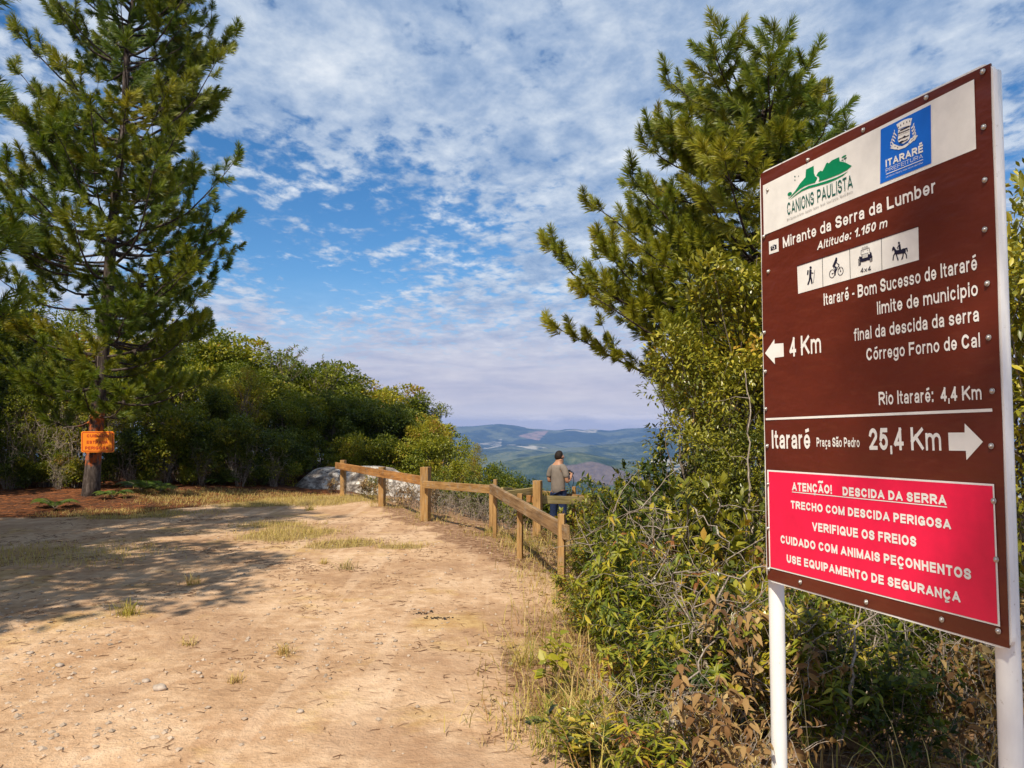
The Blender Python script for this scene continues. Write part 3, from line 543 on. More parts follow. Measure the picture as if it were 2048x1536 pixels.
shape(cm_, [QC(232, 1280), QC(832, 1040), QC(832, 1050), QC(232, 1292)], .0034, 0); letters(cm_, 'UM NOVO TEMPO, UMA NOVA HISTÓRIA', QC(232, 1345), QC(832, 1106), QC(232, 1322), .0034, 0, .06, 0, 1.2)
cm_.build('coat_of_arms', [M['white_vinyl'], M['ink']], header)
# pictogram strip
pp = MB(); shape(pp, [QP(112, 705), QP(1950, 105), QP(1960, 605), QP(128, 1120)], .0011, 0)
picto = pp.build('pictogram_panel', [M['panel_white']], sign)
for a, b in (((497, 580), (507, 1012)), ((912, 435), (922, 885)), ((1393, 275), (1402, 755))):
    pass
def picture(name, draw, lab=None): b = MB(); draw(b); o = b.build(name, [M['ink'], M['panel_white']], picto); return tag(o, lab)
L2, L3 = .0022, .0032
def dv(b):
    for a, c_ in (((497, 580), (507, 1012)), ((912, 435), (922, 885)), ((1393, 275), (1402, 755))): stroke(b, QP, (a, c_), 7, L2, 0)
    stroke(b, QP, ((112, 702), (1950, 102)), 9, L2, 0)
picture('divider', dv)
def hiker(b):
    shape(b, [QP(*p) for p in ring((320, 722), 17, 20)], L2, 0)
    for p, w_ in ((((280, 768), (275, 825)), 20), (((318, 762), (314, 858)), 34), (((312, 850), (300, 920), (280, 976)), 22), (((318, 850), (332, 905), (340, 958)), 22), (((322, 775), (332, 802), (360, 806)), 13), (((383, 760), (362, 955)), 5)): stroke(b, QP, p, w_, L2, 0)
picture('hiker_pictogram', hiker)
def cyclist(b):
    shape(b, [QP(*p) for p in ring((710, 586), 14, 17)], L2, 0)
    for c_ in ((647, 815), (775, 776)): stroke(b, QP, ring(c_, 40, 60, 22, -.25), 8, L2, 0, True); shape(b, [QP(*p) for p in ring(c_, 9, 12, 8)], L2, 0)
    for p, w_ in ((((707, 608), (690, 650), (668, 700)), 34), (((708, 640), (725, 660), (745, 672)), 10), (((672, 705), (708, 720), (694, 770), (690, 832)), 22), (((740, 672), (775, 776)), 7), (((745, 690), (700, 790), (647, 815)), 7), (((665, 715), (700, 790)), 7), (((725, 662), (755, 680)), 8)): stroke(b, QP, p, w_, L2, 0)
picture('cyclist_pictogram', cyclist)
def jeep(b):
    stroke(b, QP, ((1085, 535), (1087, 462), (1208, 422), (1222, 492)), 7, L2, 0)
    for c_ in ((1112, 428), (1145, 416), (1175, 407)): stroke(b, QP, ring(c_, 11, 13, 10), 4, L2, 0, True)
    shape(b, [QP(*p) for p in ((1070, 545), (1095, 525), (1225, 485), (1245, 500), (1255, 560), (1235, 608), (1180, 612), (1150, 628), (1095, 640), (1060, 612), (1055, 570))], L2, 0)
    shape(b, [QP(*p) for p in ((1108, 530), (1190, 506), (1188, 562), (1112, 585))], L3, 1)
    for i in range(4): stroke(b, QP, ((1122 + i * 18, 532 - i * 5), (1123 + i * 18, 578 - i * 5)), 5, .0042, 0)
    for c_ in ((1087, 545), (1210, 507)): shape(b, [QP(*p) for p in ring(c_, 12, 15)], L3, 1)
    for q in (((1042, 590), (1075, 600), (1085, 650), (1078, 688), (1045, 692)), ((1218, 582), (1258, 540), (1258, 625), (1218, 636))): shape(b, [QP(*p) for p in q], L2, 0)
    for y in range(4): stroke(b, QP, ((1048, 612 + y * 20), (1074, 606 + y * 20)), 4, L3, 1); stroke(b, QP, ((1224, 588 + y * 13), (1254, 578 + y * 13)), 3, L3, 1)
    for x in (1112, 1180): stroke(b, QP, ((x, 480 - (x - 1112) * .28), (x + 10, 476 - (x - 1112) * .28)), 7, L2, 0)
    letters(b, '4x4', QP(1075, 806), QP(1238, 768), QP(1075, 732), L2, 0, .075)
picture('jeep_pictogram', jeep)
def rider(b):
    shape(b, [QP(*p) for p in ring((1660, 348), 15, 18)], L2, 0)
    for q in (((1558, 470), (1556, 440), (1570, 402), (1590, 408), (1608, 440), (1625, 458), (1690, 452), (1735, 428), (1762, 442), (1765, 480), (1745, 505), (1700, 512), (1620, 525), (1598, 515), (1585, 450), (1572, 470)),): shape(b, [QP(*p) for p in q], L2, 0)
    for p, w_ in ((((1600, 505), (1578, 545), (1570, 610)), 15), (((1615, 510), (1632, 560), (1648, 610)), 17), (((1725, 495), (1722, 545), (1705, 598)), 16), (((1750, 490), (1772, 530), (1778, 580)), 15), (((1745, 440), (1780, 428), (1788, 475)), 17), (((1668, 378), (1678, 450)), 30), (((1660, 385), (1635, 425), (1650, 440)), 11)): stroke(b, QP, p, w_, L2, 0)
picture('horse_rider_pictogram', rider)
ph = MB(); shape(ph, [Q4(152, 718), Q4(255, 683), Q4(258, 823), Q4(155, 857)], .0011, 0); po = ph.build('camera_panel', [M['panel_white']], sign)
b = MB(); shape(b, [Q4(*p) for p in ((172, 775), (192, 764), (197, 755), (216, 748), (220, 755), (236, 748), (238, 792), (175, 818))], L2, 0); shape(b, [Q4(*p) for p in ring((206, 781), 17, 21)], L3, 1); shape(b, [Q4(*p) for p in ring((206, 781), 11, 14)], .0042, 0)
b.build('camera_pictogram', [M['ink'], M['panel_white']], po)
wp = MB(); shape(wp, [Q7(95, 75), Q7(1838, 185), Q7(1885, 1280), Q7(112, 828)], .0011, 0); shape(wp, [Q7(108, 88), Q7(1828, 200), Q7(1868, 1262), Q7(122, 820)], .0022, 1)
for (s, bl, br, tl) in (('ATENÇÃO!', (290, 235), (597, 262), (292, 170)), ('DESCIDA DA SERRA', (680, 272), (1480, 348), (682, 205)), ('TRECHO COM DESCIDA PERIGOSA', (282, 371), (1515, 535), (278, 310)), ('VERIFIQUE OS FREIOS', (445, 543), (1248, 668), (440, 475)),
                        ('CUIDADO COM ANIMAIS PEÇONHENTOS', (203, 638), (1670, 922), (202, 575)), ('USE EQUIPAMENTO DE SEGURANÇA', (250, 787), (1588, 1097), (248, 724))): letters(wp, s, Q7(*bl), Q7(*br), Q7(*tl), .0033, 0, .125)
shape(wp, [Q7(290, 242), Q7(1482, 358), Q7(1482, 366), Q7(290, 248)], .0033, 0)
wp.build('warning_panel', [M['white_vinyl'], M['red_vinyl']], sign)
for nm, q, pts, lab in (('arrow', QB, ((68, 148), (110, 85), (110, 106), (150, 103), (152, 163), (111, 168), (112, 197)), 'small white arrow pointing left'), ('arrow', Q6, ((1585, 513), (1720, 512), (1720, 438), (1870, 588), (1735, 738), (1730, 662), (1592, 660)), 'large white arrow pointing right')):
    b = MB(); shape(b, [q(*p) for p in pts], H1, 0); tag(b.build(nm, [M['white_vinyl']], sign), lab)

# ------------------------------------------------------------------ timber fence round the lookout
def beam(name, a, b, w, h, mat, parent, bev=.006):        # a squared timber from A to B, W across, H upright; its own axis is x
    a, b = Vector(a), Vector(b); d_ = b - a; L = d_.length; mb = MB(); mb.box((0, 0, 0), (L, w, h), 0, bev=bev); 
    ox = mb.v[0][:, 0]; o = mb.build(name, mat, parent, loc=(a + b) / 2 - parent.location)
    x = d_.normalized(); up = Vector((0, 0, 1)) if abs(x.z) < .9 else Vector((.35, 1, 0)).normalized(); y = up.cross(x).normalized(); z = x.cross(y)
    o.rotation_euler = Matrix((x, y, z)).transposed().to_euler(); return o
fence = thing('timber_fence', 'low timber fence of square posts and plank rails bending along the clearing edge', 'fence', (0, 8.5, 0))
def post_at(px, pybase, pytop, wpx, mat, parent, sink=.15, dist=None):
    g = on_ground(px, pybase) if dist is None else at(px, pybase, dist); dd = g.y; w_ = wpx * dd / FPX; t = at(px, pytop, dd)
    return beam('post', (g.x, dd, min(hz(g.x, dd), g.z) - sink), (t.x + .002, dd, t.z), w_, w_ * .95, mat, parent), dd
_, d1 = post_at(686.5, 989, 920, 9.5, M['wood_gold'], fence); _, d2 = post_at(764, 1012.6, 934, 11.5, M['wood_gold'], fence); _, d3 = post_at(851, 1043.5, 934, 17, M['wood_gold'], fence)
_, d4 = post_at(990.5, 1080.7, 958.5, 7, M['wood_gold'], fence); _, d5 = post_at(1040, 1118, 987, 10.5, M['wood_gold'], fence); _, d7 = post_at(1123, 1190, 1027.6, 13.5, M['wood_gold'], fence)
_, d4b = post_at(983.5, 1052, 985, 9, M['wood_gold'], fence)
def rail(p0, p1, da, db, hpx0, mat, parent, thick=.045, bev=.005):   # top-edge pixels and depths of both ends
    a, b = at(*p0, da), at(*p1, db); h = hpx0 * da / FPX; return beam('rail', a - Vector((0, 0, h / 2)), b - Vector((0, 0, h / 2)), thick, h, mat, parent, bev)
rail((672, 924.5), (846, 952.5), d1 + .1, d3 - .02, 12.5, M['wood_orange'], fence)
rail((847, 961.5), (986, 970.5), d3 - .13, d4 - .03, 14, M['wood_gold'], fence)
rail((982.5, 967.5), (1134, 1051), d4 - .085, d7 - .12, 19, M['wood_grey'], fence, .055)
deck = thing('lookout_railing', 'greenish timber railing enclosing the viewing spot round the man', 'railing', (.7, 13, -.4))
post_at(1075, 1068, 961, 16, M['wood_gold'], deck, dist=12.6); post_at(1148, 1040, 973, 7, M['wood_gold'], deck, dist=16.9)
post_at(1178, 1020, 990, 6, M['wood_green'], deck, dist=15.4)
rail((1000, 984), (1068, 974.5), 12.05, 12.7, 14, M['wood_green'], deck); rail((1004, 974), (1052, 978), 14.8, 15.6, 9, M['wood_green'], deck)
rail((1082, 991), (1178, 993.5), 12.75, 13.4, 16, M['wood_green'], deck); rail((1083, 981), (1190, 993), 17.3, 15.6, 9.5, M['wood_gold'], deck); rail((1055, 990), (1067, 991), 12.9, 12.65, 14, M['wood_orange'], deck)

# ------------------------------------------------------------------ foliage builders
def leaf_template(kind):
    if kind == 'flat':                                    # small far leaf: folded diamond
        return np.array([(0, 0, 0), (.5, .45, .10), (0, 1, -.05), (-.5, .45, .10)]), np.array([(0, 1, 2), (0, 2, 3)])
    if kind == 'oval':
        v = [(0, 0, 0), (.36, .25, .07), (.5, .58, .05), (0, 1, -.06), (-.5, .58, .05), (-.36, .25, .07), (0, .28, 0), (0, .62, -.01)]
    else:                                                 # lance: narrow, drooping tip
        v = [(0, 0, 0), (.42, .22, .10), (.48, .5, .06), (0, 1, -.30), (-.48, .5, .06), (-.42, .22, .10), (0, .25, .02), (0, .58, -.04)]
    return np.array(v, float), np.array([(0, 1, 6), (1, 2, 6), (2, 7, 6), (2, 3, 7), (0, 6, 5), (6, 4, 5), (6, 7, 4), (7, 3, 4)])
def put_leaves(mb, P, Y, Z, L, Wd, kind, tint, mat=0):
    v, f = leaf_template(kind); n = len(P); Y = unit(Y); X = unit(np.cross(Y, Z)); Z = np.cross(X, Y)
    L = np.broadcast_to(L, (n,))[:, None, None]; Wd = np.broadcast_to(Wd, (n,))[:, None, None]
    V = P[:, None] + X[:, None] * v[None, :, :1] * Wd + Y[:, None] * v[None, :, 1:2] * L + Z[:, None] * v[None, :, 2:] * L
    F = (f[None] + (np.arange(n) * len(v))[:, None, None]).reshape(-1, 3)
    mb.add(V.reshape(-1, 3), F, mat, np.repeat(np.broadcast_to(tint, (n,)), len(f)), smooth=len(f) > 2)
def rdir(r, n, up=0.): v = r.normal(size=(n, 3)); v[:, 2] += up; return unit(v)
def curve(a, b, sag, r, n=6, wig=.05):
    a, b = np.asarray(a, float), np.asarray(b, float); t = np.linspace(0, 1, n)[:, None]; L = np.linalg.norm(b - a)
    p = a + (b - a) * t; p[:, 2] += (np.sin(t[:, 0] * np.pi) * sag * L); w = r.normal(size=(n, 3)) * wig * L * np.sin(t * np.pi); return p + w
def broad_tree(seed, R_=(1.5, 1.5, 1.5), zc_=2.6, nclump=46, per=150, cr=.42, leaf=(.10, .06), kind='flat', tint=(.45, .22), stems=2, tr=.07, lobes=4, gap=.0, spray=0):
    """trunk with limbs to every clump, and the crown; origin at the foot"""
    r = np.random.default_rng(seed); tk, cn = MB(), MB()
    lob = np.concatenate([[[0, 0, 0, 1]], np.concatenate([rdir(r, lobes, .35) * r.uniform(.35, .7, (lobes, 1)), r.uniform(.45, .7, (lobes, 1))], 1)])
    C = []
    while len(C) < nclump:
        l = lob[r.integers(0, len(lob))]; p = l[:3] + rdir(r, 1, .25)[0] * l[3] * r.uniform(.55, 1.05)
        if p[2] > -.85: C.append(p * np.array(R_) + np.array([0, 0, zc_]))
    C = np.array(C)
    forks = []
    for i in range(stems):
        a = r.uniform(0, 6.28); b = np.array([math.cos(a) * R_[0] * .28, math.sin(a) * R_[1] * .28, zc_ + R_[2] * r.uniform(-.2, .3)])
        q = curve((math.cos(a) * tr, math.sin(a) * tr, -.2), b, 0, r, 8, .04); tk.tube(q, np.linspace(tr, tr * .4, 8), 7); forks.append(q)
    for c in C:
        q = forks[r.integers(0, len(forks))]; s = q[r.integers(3, 8)]
        tk.tube(curve(s, c, -.06, r, 5, .05), np.linspace(tr * .3, tr * .08, 5), 4, cap=False)
    n = nclump * per; ci = np.repeat(np.arange(nclump), per); u = rdir(r, n, .2); rad = cr * r.uniform(.25, 1.1, n) ** .6
    sz = (r.uniform(.7, 1.25, nclump))[ci]; P = C[ci] + u * (rad * sz)[:, None] * np.array([1, 1, .75])
    Y = unit(u + rdir(r, n, -.1) * .8); Z = unit(u * .4 + np.array([0, 0, 1.]) + rdir(r, n) * .5); L = leaf[0] * r.uniform(.65, 1.3, n)
    tt = np.clip(tint[0] + r.normal(size=nclump)[ci] * tint[1] * .6 + r.normal(size=n) * tint[1] * .6, 0, 1)
    put_leaves(cn, P, Y, Z, L, L * leaf[1] / leaf[0], kind, tt)
    return tk, cn
def stem_shrub(seed, H=1.0, spread=.5, nst=14, leaf=(.10, .032), kind='lance', per=16, tint=(.5, .2), bare=.15, rad=.007, droop=.3, up=.4, sub=2):
    """many stems from one stool, leaves along the upper part of every stem"""
    r = np.random.default_rng(seed); st, lf = MB(), MB(); P, Y, Z, T = [], [], [], []
    for i in range(nst):
        a = r.uniform(0, 6.28); out = spread * r.uniform(.2, 1); h = H * r.uniform(.55, 1.05) * (1 - .25 * out / max(spread, .01))
        b = np.array([math.cos(a) * .06, math.sin(a) * .06, -.12]); e = np.array([math.cos(a) * out, math.sin(a) * out, h]); q = curve(b, e, .08, r, 8, .035)
        st.tube(q, np.linspace(rad, rad * .35, 8), 5, cap=False); lines = [q]; tb = np.clip(tint[0] + r.normal() * tint[1] * .6, 0, 1)
        for s_ in range(sub):
            j = r.integers(3, 7); e2 = q[j] + unit(r.normal(size=3) * .6 + (q[7] - q[3]) / np.linalg.norm(q[7] - q[3]) * .8 + np.array([0, 0, .3])) * H * r.uniform(.18, .38); q2 = curve(q[j], e2, .06, r, 6, .04)
            st.tube(q2, np.linspace(rad * .5, rad * .25, 6), 4, cap=False); lines.append(q2)
        for li, q in enumerate(lines):
            m_ = per if li == 0 else int(per * .7); t = r.uniform(bare if li == 0 else .15, 1, m_) ** .8 * (len(q) - 1); k0 = np.minimum(t.astype(int), len(q) - 2); fr_ = (t - k0)[:, None]
            p = q[k0] * (1 - fr_) + q[k0 + 1] * fr_; ax_ = unit(q[k0 + 1] - q[k0]); side = unit(np.cross(ax_, r.normal(size=(m_, 3))))
            P.append(p); Y.append(unit(side + ax_ * up + np.array([0, 0, -droop]))); Z.append(unit(ax_ + np.array([0, 0, .6]) + r.normal(size=(m_, 3)) * .25)); T.append(np.clip(tb + r.normal(size=m_) * tint[1] * .5, 0, 1))
    P, Y, Z, T = map(np.concatenate, (P, Y, Z, T)); n = len(P)
    if n:
        L = leaf[0] * r.uniform(.55, 1.2, n); put_leaves(lf, P, Y, Z, L, L * leaf[1] / leaf[0] * r.uniform(.8, 1.2, n), kind, T)
    return st, lf
def dead_bush(seed, H=.9, spread=.6, nst=16, rad=.008, sub=5):
    r = np.random.default_rng(seed); st = MB()
    for i in range(nst):
        a = r.uniform(0, 6.28); out = spread * r.uniform(.3, 1); q = curve((math.cos(a) * .08, math.sin(a) * .08, -.1), (math.cos(a) * out, math.sin(a) * out, H * r.uniform(.4, 1)), .15, r, 9, .06); st.tube(q, np.linspace(rad, rad * .3, 9), 5, cap=False)
        for s_ in range(sub):
            j = r.integers(2, 8); q2 = curve(q[j], q[j] + rdir(r, 1, .2)[0] * H * r.uniform(.15, .45), .05, r, 6, .07); st.tube(q2, np.linspace(rad * .5, rad * .18, 6), 4, cap=False)
            q3 = curve(q2[3], q2[3] + rdir(r, 1, .2)[0] * H * .16, 0, r, 4, .05); st.tube(q3, np.linspace(rad * .28, rad * .12, 4), 3, cap=False)
    return st
def pine(seed, H, tr, z0, prof, lean=(0, 0), whorl=.42, nb=(4, 6), rise=(.25, .9), tuft=70, nl=.19, nw=.007, tint=(.42, .17), step=.21, cones=0, bare=.42, brush=.30):
    r = np.random.default_rng(seed); tk, cn, co_ = MB(), MB(), []
    n = 26; zz = np.linspace(-.3, H, n); f = np.clip(zz / H, 0, 1); tp = np.stack([lean[0] * f + (fbm(zz * .5, zz * 0, seed, 2) - .5) * .16 * f, lean[1] * f + (fbm(zz * .5, zz * 0 + 9, seed + 3, 2) - .5) * .16 * f, zz], 1)
    rr_ = tr * (1 - f) ** .8 + .012 + tr * .32 * np.exp(-np.maximum(zz, 0) / .25); tk.tube(tp, rr_, 12)
    TP, TD, TB, TS = [], [], [], []                       # tuft position, direction, tint, size
    z = z0
    while z < H - .15:
        for b in range(r.integers(nb[0], nb[1] + 1)):
            a = r.uniform(0, 6.28); L = prof(z, a) * r.uniform(.68, 1.1); zb = z + r.uniform(-.15, .15)
            if L < .15: continue
            u = np.clip((z - z0) / (H - z0), 0, 1); el = rise[0] + (rise[1] - rise[0]) * u + r.normal() * .16
            s = np.array([np.interp(zb, zz, tp[:, 0]), np.interp(zb, zz, tp[:, 1]), zb]); d_ = np.array([math.cos(a), math.sin(a), math.tan(el) * .75])
            t = np.linspace(0, 1, 8)[:, None]; q = s + d_ * L * t; q[:, 2] += L * (.26 * t[:, 0] ** 2.2 - .10 * np.sin(t[:, 0] * 3.14)); q += np.cumsum(r.normal(size=(8, 3)) * .018 * L, 0) * t
            tk.tube(q, np.linspace(.011 + .0115 * L, .005, 8), 5, cap=False)
            tb = np.clip(tint[0] + r.normal() * tint[1] * .55, 0, 1); m_ = max(2, int(L * .8 / step)); side = 1
            for i in range(m_):
                tq = bare + (1 - bare) * (i + r.uniform(.1, .9)) / m_; jj = min(int(tq * 7), 6); p = q[jj] + (q[jj + 1] - q[jj]) * (tq * 7 - jj); ax_ = unit(q[jj + 1] - q[jj]); sd = unit(np.cross(ax_, [0, 0, 1.])) * side; side = -side
                l2 = (.26 + .40 * L * (1 - tq)) * r.uniform(.55, 1.25); dd = unit(ax_ * .5 + sd * r.uniform(.35, 1.1) + np.array([0, 0, r.uniform(-.15, .8)])); e = p + dd * l2; e[2] += l2 * .18
                tk.tube(np.array([p, (p + e) / 2 - [0, 0, l2 * .05], e]), [.006, .005, .004], 4, cap=False)
                td = unit(dd + np.array([0, 0, .45]) + r.normal(size=3) * .15); TP.append(e); TD.append(td); TB.append(tb); TS.append(r.uniform(.8, 1.15))
                if l2 > .34: TP.append((p + e) / 2 + r.normal(size=3) * .03); TD.append(unit(td + sd * r.uniform(-.5, .9))); TB.append(tb - .06); TS.append(r.uniform(.6, .95))
                if cones and r.random() < .02 and len(co_) < cones: co_.append(p + np.array([0, 0, -.04]))
            TP.append(q[-1]); TD.append(unit(ax_ + np.array([0, 0, .5]))); TB.append(tb + .08); TS.append(1.15)
        z += whorl * r.uniform(.75, 1.25) * (1 - .35 * (z - z0) / (H - z0))
    TP, TD, TB, TS = np.array(TP), np.array(TD), np.array(TB), np.array(TS); n = len(TP) * tuft; ti = np.repeat(np.arange(len(TP)), tuft)
    ax_ = TD[ti]; s = r.uniform(0, 1, n); P = TP[ti] - ax_ * ((1 - s) * brush * TS[ti] - .03)[:, None]
    rad = unit(np.cross(ax_, r.normal(size=(n, 3)))); ang = np.clip(1.05 - .8 * s + r.normal(size=n) * .16, .06, 1.4); D = ax_ * np.cos(ang)[:, None] + rad * np.sin(ang)[:, None]; D[:, 2] -= .10
    L = nl * TS[ti] * r.uniform(.7, 1.15, n); w = unit(np.cross(D, r.normal(size=(n, 3)))) * nw / 2
    V = np.stack([P - w, P + w, P + D * (L * .6)[:, None] + w * .7, P + D * L[:, None] + np.array([0, 0, -.02])], 1).reshape(-1, 3)
    b4 = np.arange(n)[:, None] * 4; F = np.concatenate([b4 + [0, 1, 2], b4 + [0, 2, 3]], 1).reshape(-1, 3)
    cn.add(V, F, 0, np.repeat(np.clip(TB[ti] + r.normal(size=n) * .07, 0, 1), 2), smooth=False)
    return tk, cn, co_
def cone_mesh(p, seed):
    b = MB(); b.ball((0, 0, 0), (.035, .035, .06), 0, 9, 8, noise=.35, seed=seed); return b
def make_pine(name, label, loc, args, barkm, group=None):
    t = thing(name, label, 'pine tree', loc, 0, group); tk, cn, cs = pine(**args); tk.build('trunk', barkm, t); cn.build('crown', M['needle'], t)
    for i, c in enumerate(cs): o = cone_mesh(c, i).build('pine_cone', M['darkbark'], t); o.location = c
    return t

# ------------------------------------------------------------------ the pines
pz = lambda py, dist: zof(py, dist)
DA = 17.6; ax0 = xof(185, DA)
zA = [1.5, 2.0, 2.8, 3.6, 4.5, 5.2, 6.0, 6.8, 7.4, 8.2, 9.0, 10.0, 11.0, 12.4, 13.6]; rA = [1.6, 1.9, 2.1, 2.2, 2.5, 2.75, 2.65, 2.6, 2.35, 2.3, 2.25, 2.1, 1.8, 1.1, .3]
make_pine('pine_tree', 'tall pine at the clearing edge with the orange warning sign on its painted trunk', (ax0, DA, hz(ax0, DA)),
          dict(seed=5, H=13.8, tr=.15, z0=1.8, prof=lambda z, a: np.interp(z + .25 * np.interp(z, zA, rA), zA, rA) * (.3 if z < 4.9 and -2.5 < ((a + math.pi) % (2 * math.pi) - math.pi) < -1.35 else 1), lean=(.80, 0), whorl=.38, nb=(4, 6), rise=(.02, .62), tuft=150, nl=.185, nw=.008, step=.165, cones=14, bare=.30, brush=.23, tint=(.47, .18)), M['pine_bark_painted'])
DB = 13.6; bx0 = xof(1600, DB); bz = hz(bx0, DB)
zB = [1.9, 2.6, 3.2, 3.8, 4.4, 5.0, 5.6, 6.3, 7.0, 7.6, 8.0]; rB = [2.8, 3.3, 3.85, 3.75, 3.2, 2.75, 2.35, 2.05, 1.9, 1.7, 1.3]
def profB(z, a):
    z = z + bz; left = (.5 - .5 * math.cos(a)) ** .7; return np.interp(z, zB, rB) * (.58 + .42 * left)
make_pine('pine_tree', 'broad pine with a long low limb reaching left, behind the brown road sign', (bx0, DB, bz),
          dict(seed=23, H=7.35 - bz, tr=.15, z0=2.0 - bz, prof=profB, lean=(-.55, 0), whorl=.32, nb=(5, 7), rise=(-.12, .22), tuft=150, nl=.18, nw=.0075, step=.145, tint=(.66, .17), bare=.26, brush=.24, cones=10), M['pine_bark'])
DC = 9.0; zC = [1.8, 3.0, 3.6, 4.2, 5.5, 6.3, 7.5, 9, 10]; rC = [1.2, 2.4, 2.75, 2.2, 1.8, 2.3, 1.6, .9, .2]
make_pine('pine_tree', 'pine mostly outside the frame whose branch tips reach in at the left edge', (-8.35, DC, 0),
          dict(seed=31, H=10, tr=.16, z0=2.2, prof=lambda z, a: np.interp(z, zC, rC), whorl=.45, rise=(.05, .8), tuft=120, nl=.2, nw=.0085, step=.19), M['pine_bark'])

# ------------------------------------------------------------------ wooded bank on the left
def make_tree(name, label, cat, loc, leafm, barkm, group=None, rz=0, scale=1, **kw):
    t = thing(name, label, cat, loc, rz, group, scale); tk, cn = broad_tree(**kw); tk.build('trunk', barkm, t); cn.build('crown', leafm, t); return t
protos = {}
spec = {'round': dict(seed=1, R_=(1.55, 1.4, 1.5), zc_=3.0, nclump=62, per=170, cr=.42, leaf=(.105, .062), tint=(.44, .2)), 'tall': dict(seed=2, R_=(1.25, 1.2, 1.9), zc_=3.1, nclump=60, per=160, cr=.38, leaf=(.10, .055), tint=(.40, .2)),
        'wide': dict(seed=3, R_=(1.9, 1.6, 1.25), zc_=2.6, nclump=66, per=170, cr=.44, leaf=(.11, .07), tint=(.52, .2)), 'airy': dict(seed=4, R_=(1.35, 1.3, 1.6), zc_=3.0, nclump=48, per=110, cr=.36, leaf=(.10, .045), tint=(.6, .22), stems=3),
        'bushy': dict(seed=6, R_=(1.25, 1.1, .95), zc_=1.05, nclump=46, per=190, cr=.34, leaf=(.085, .05), tint=(.42, .2), stems=4, tr=.035), 'low': dict(seed=8, R_=(1.0, .9, .62), zc_=.62, nclump=34, per=150, cr=.28, leaf=(.08, .042), tint=(.40, .25), stems=4, tr=.025)}
crown_h = {q: v['zc_'] + v['R_'][2] * 1.12 + v['cr'] * .4 for q, v in spec.items()}
def bank(kind, px, dist, ytop, label, group, cat='tree', name='broadleaf_tree', sx_=1.0):
    x = xof(px, dist); z = hz(x, dist); h = zof(ytop, dist) - z; s = h / crown_h[kind]; sc = (s * sx_, s * sx_, s)
    if kind not in protos: protos[kind] = make_tree(name, label, cat, (x, dist, z), M['broad'], M['twig'], group, random.uniform(0, 6.28), sc, **spec[kind]); return protos[kind]
    o = copy_tree(protos[kind], (x, dist, z), random.uniform(0, 6.28), sc, label, group); o.name = name; o['category'] = cat; return o
G1 = 'broadleaf trees along the skyline of the wooded bank'
sky_row = [('wide', -40, 26, 585), ('round', 60, 27, 578), ('airy', 150, 26, 620), ('tall', 290, 27, 640), ('wide', 372, 28, 628), ('round', 440, 28, 655), ('tall', 500, 29, 690), ('wide', 590, 29, 690), ('round', 665, 29, 722), ('wide', 738, 30, 742), ('tall', 792, 30, 762), ('round', 848, 29, 784), ('bushy', 890, 28.5, 838)]
ordn = ['first', 'second', 'third', 'fourth', 'fifth', 'sixth', 'seventh', 'eighth', 'ninth', 'tenth']
for i, (kd, px, dd, yt) in enumerate(sky_row):
    lab = ('sunlit leafy treetop at the left edge behind the tall pine', 'yellow green treetop left of the tall pine trunk', 'leafy treetop partly hidden behind the tall pine trunk')[i] if i < 3 else f'leafy tree, {ordn[i - 3]} treetop along the skyline going right from the tall pine'
    bank(kd, px, dd, yt, lab, G1, sx_=1.15)
G2 = 'trees in the middle of the wooded bank'
for i, (kd, px, dd, yt, sx_, lab) in enumerate([('tall', 25, 22, 700, 1, 'shaded slender tree at the left edge below the skyline trees'), ('airy', 105, 21.5, 690, 1, 'sparse shaded tree left of the pine trunk'), ('round', 260, 22.5, 720, .9, 'shaded tree just right of the pine trunk'), ('wide', 345, 23, 690, .9, 'yellow green tree behind the lowest right limb of the tall pine'),
        ('round', 425, 22.5, 770, 1.05, 'large dense rounded tree between the pine and the grey rock'), ('airy', 492, 23.5, 735, 1, 'reddish sparse tree beside the large rounded one on the bank'), ('wide', 575, 24, 770, 1, 'broad green tree above the left end of the rock'), ('round', 650, 24.5, 775, 1, 'green tree right above the grey rock'),
        ('wide', 722, 25, 788, 1, 'dark green tree above the right end of the rock'), ('round', 790, 25.5, 800, .95, 'dense tree between rock and far valley'), ('wide', 845, 25.5, 818, .8, 'outermost dense tree of the bank against the far valley'), ('bushy', 884, 24, 862, .8, 'dark bush closing the bank next to the valley view')]): bank(kd, px, dd, yt, lab, G2, sx_=sx_)
G3 = 'shrubs along the foot of the wooded bank'
for i, (kd, px, dd, yt) in enumerate([('bushy', -20, 19.5, 850), ('low', 50, 19.2, 905), ('bushy', 100, 20, 840), ('low', 150, 19.5, 900), ('bushy', 262, 19.8, 850), ('bushy', 345, 20.4, 800), ('bushy', 410, 20.6, 835), ('bushy', 478, 21, 820), ('low', 300, 19.6, 930), ('low', 385, 20, 925), ('low', 450, 20.4, 925), ('bushy', 540, 21.5, 850), ('low', 515, 20.8, 915), ('bushy', 620, 23, 850), ('bushy', 700, 23.5, 860), ('bushy', 780, 24, 862), ('bushy', 845, 23.5, 870), ('low', 565, 21.6, 905)]):
    bank(kd, px, dd, yt, 'dark leafy shrub in the shaded row at the foot of the wooded bank', G3, 'shrub', 'shrub')
G4 = 'trees filling the shaded wood behind the tall pine'
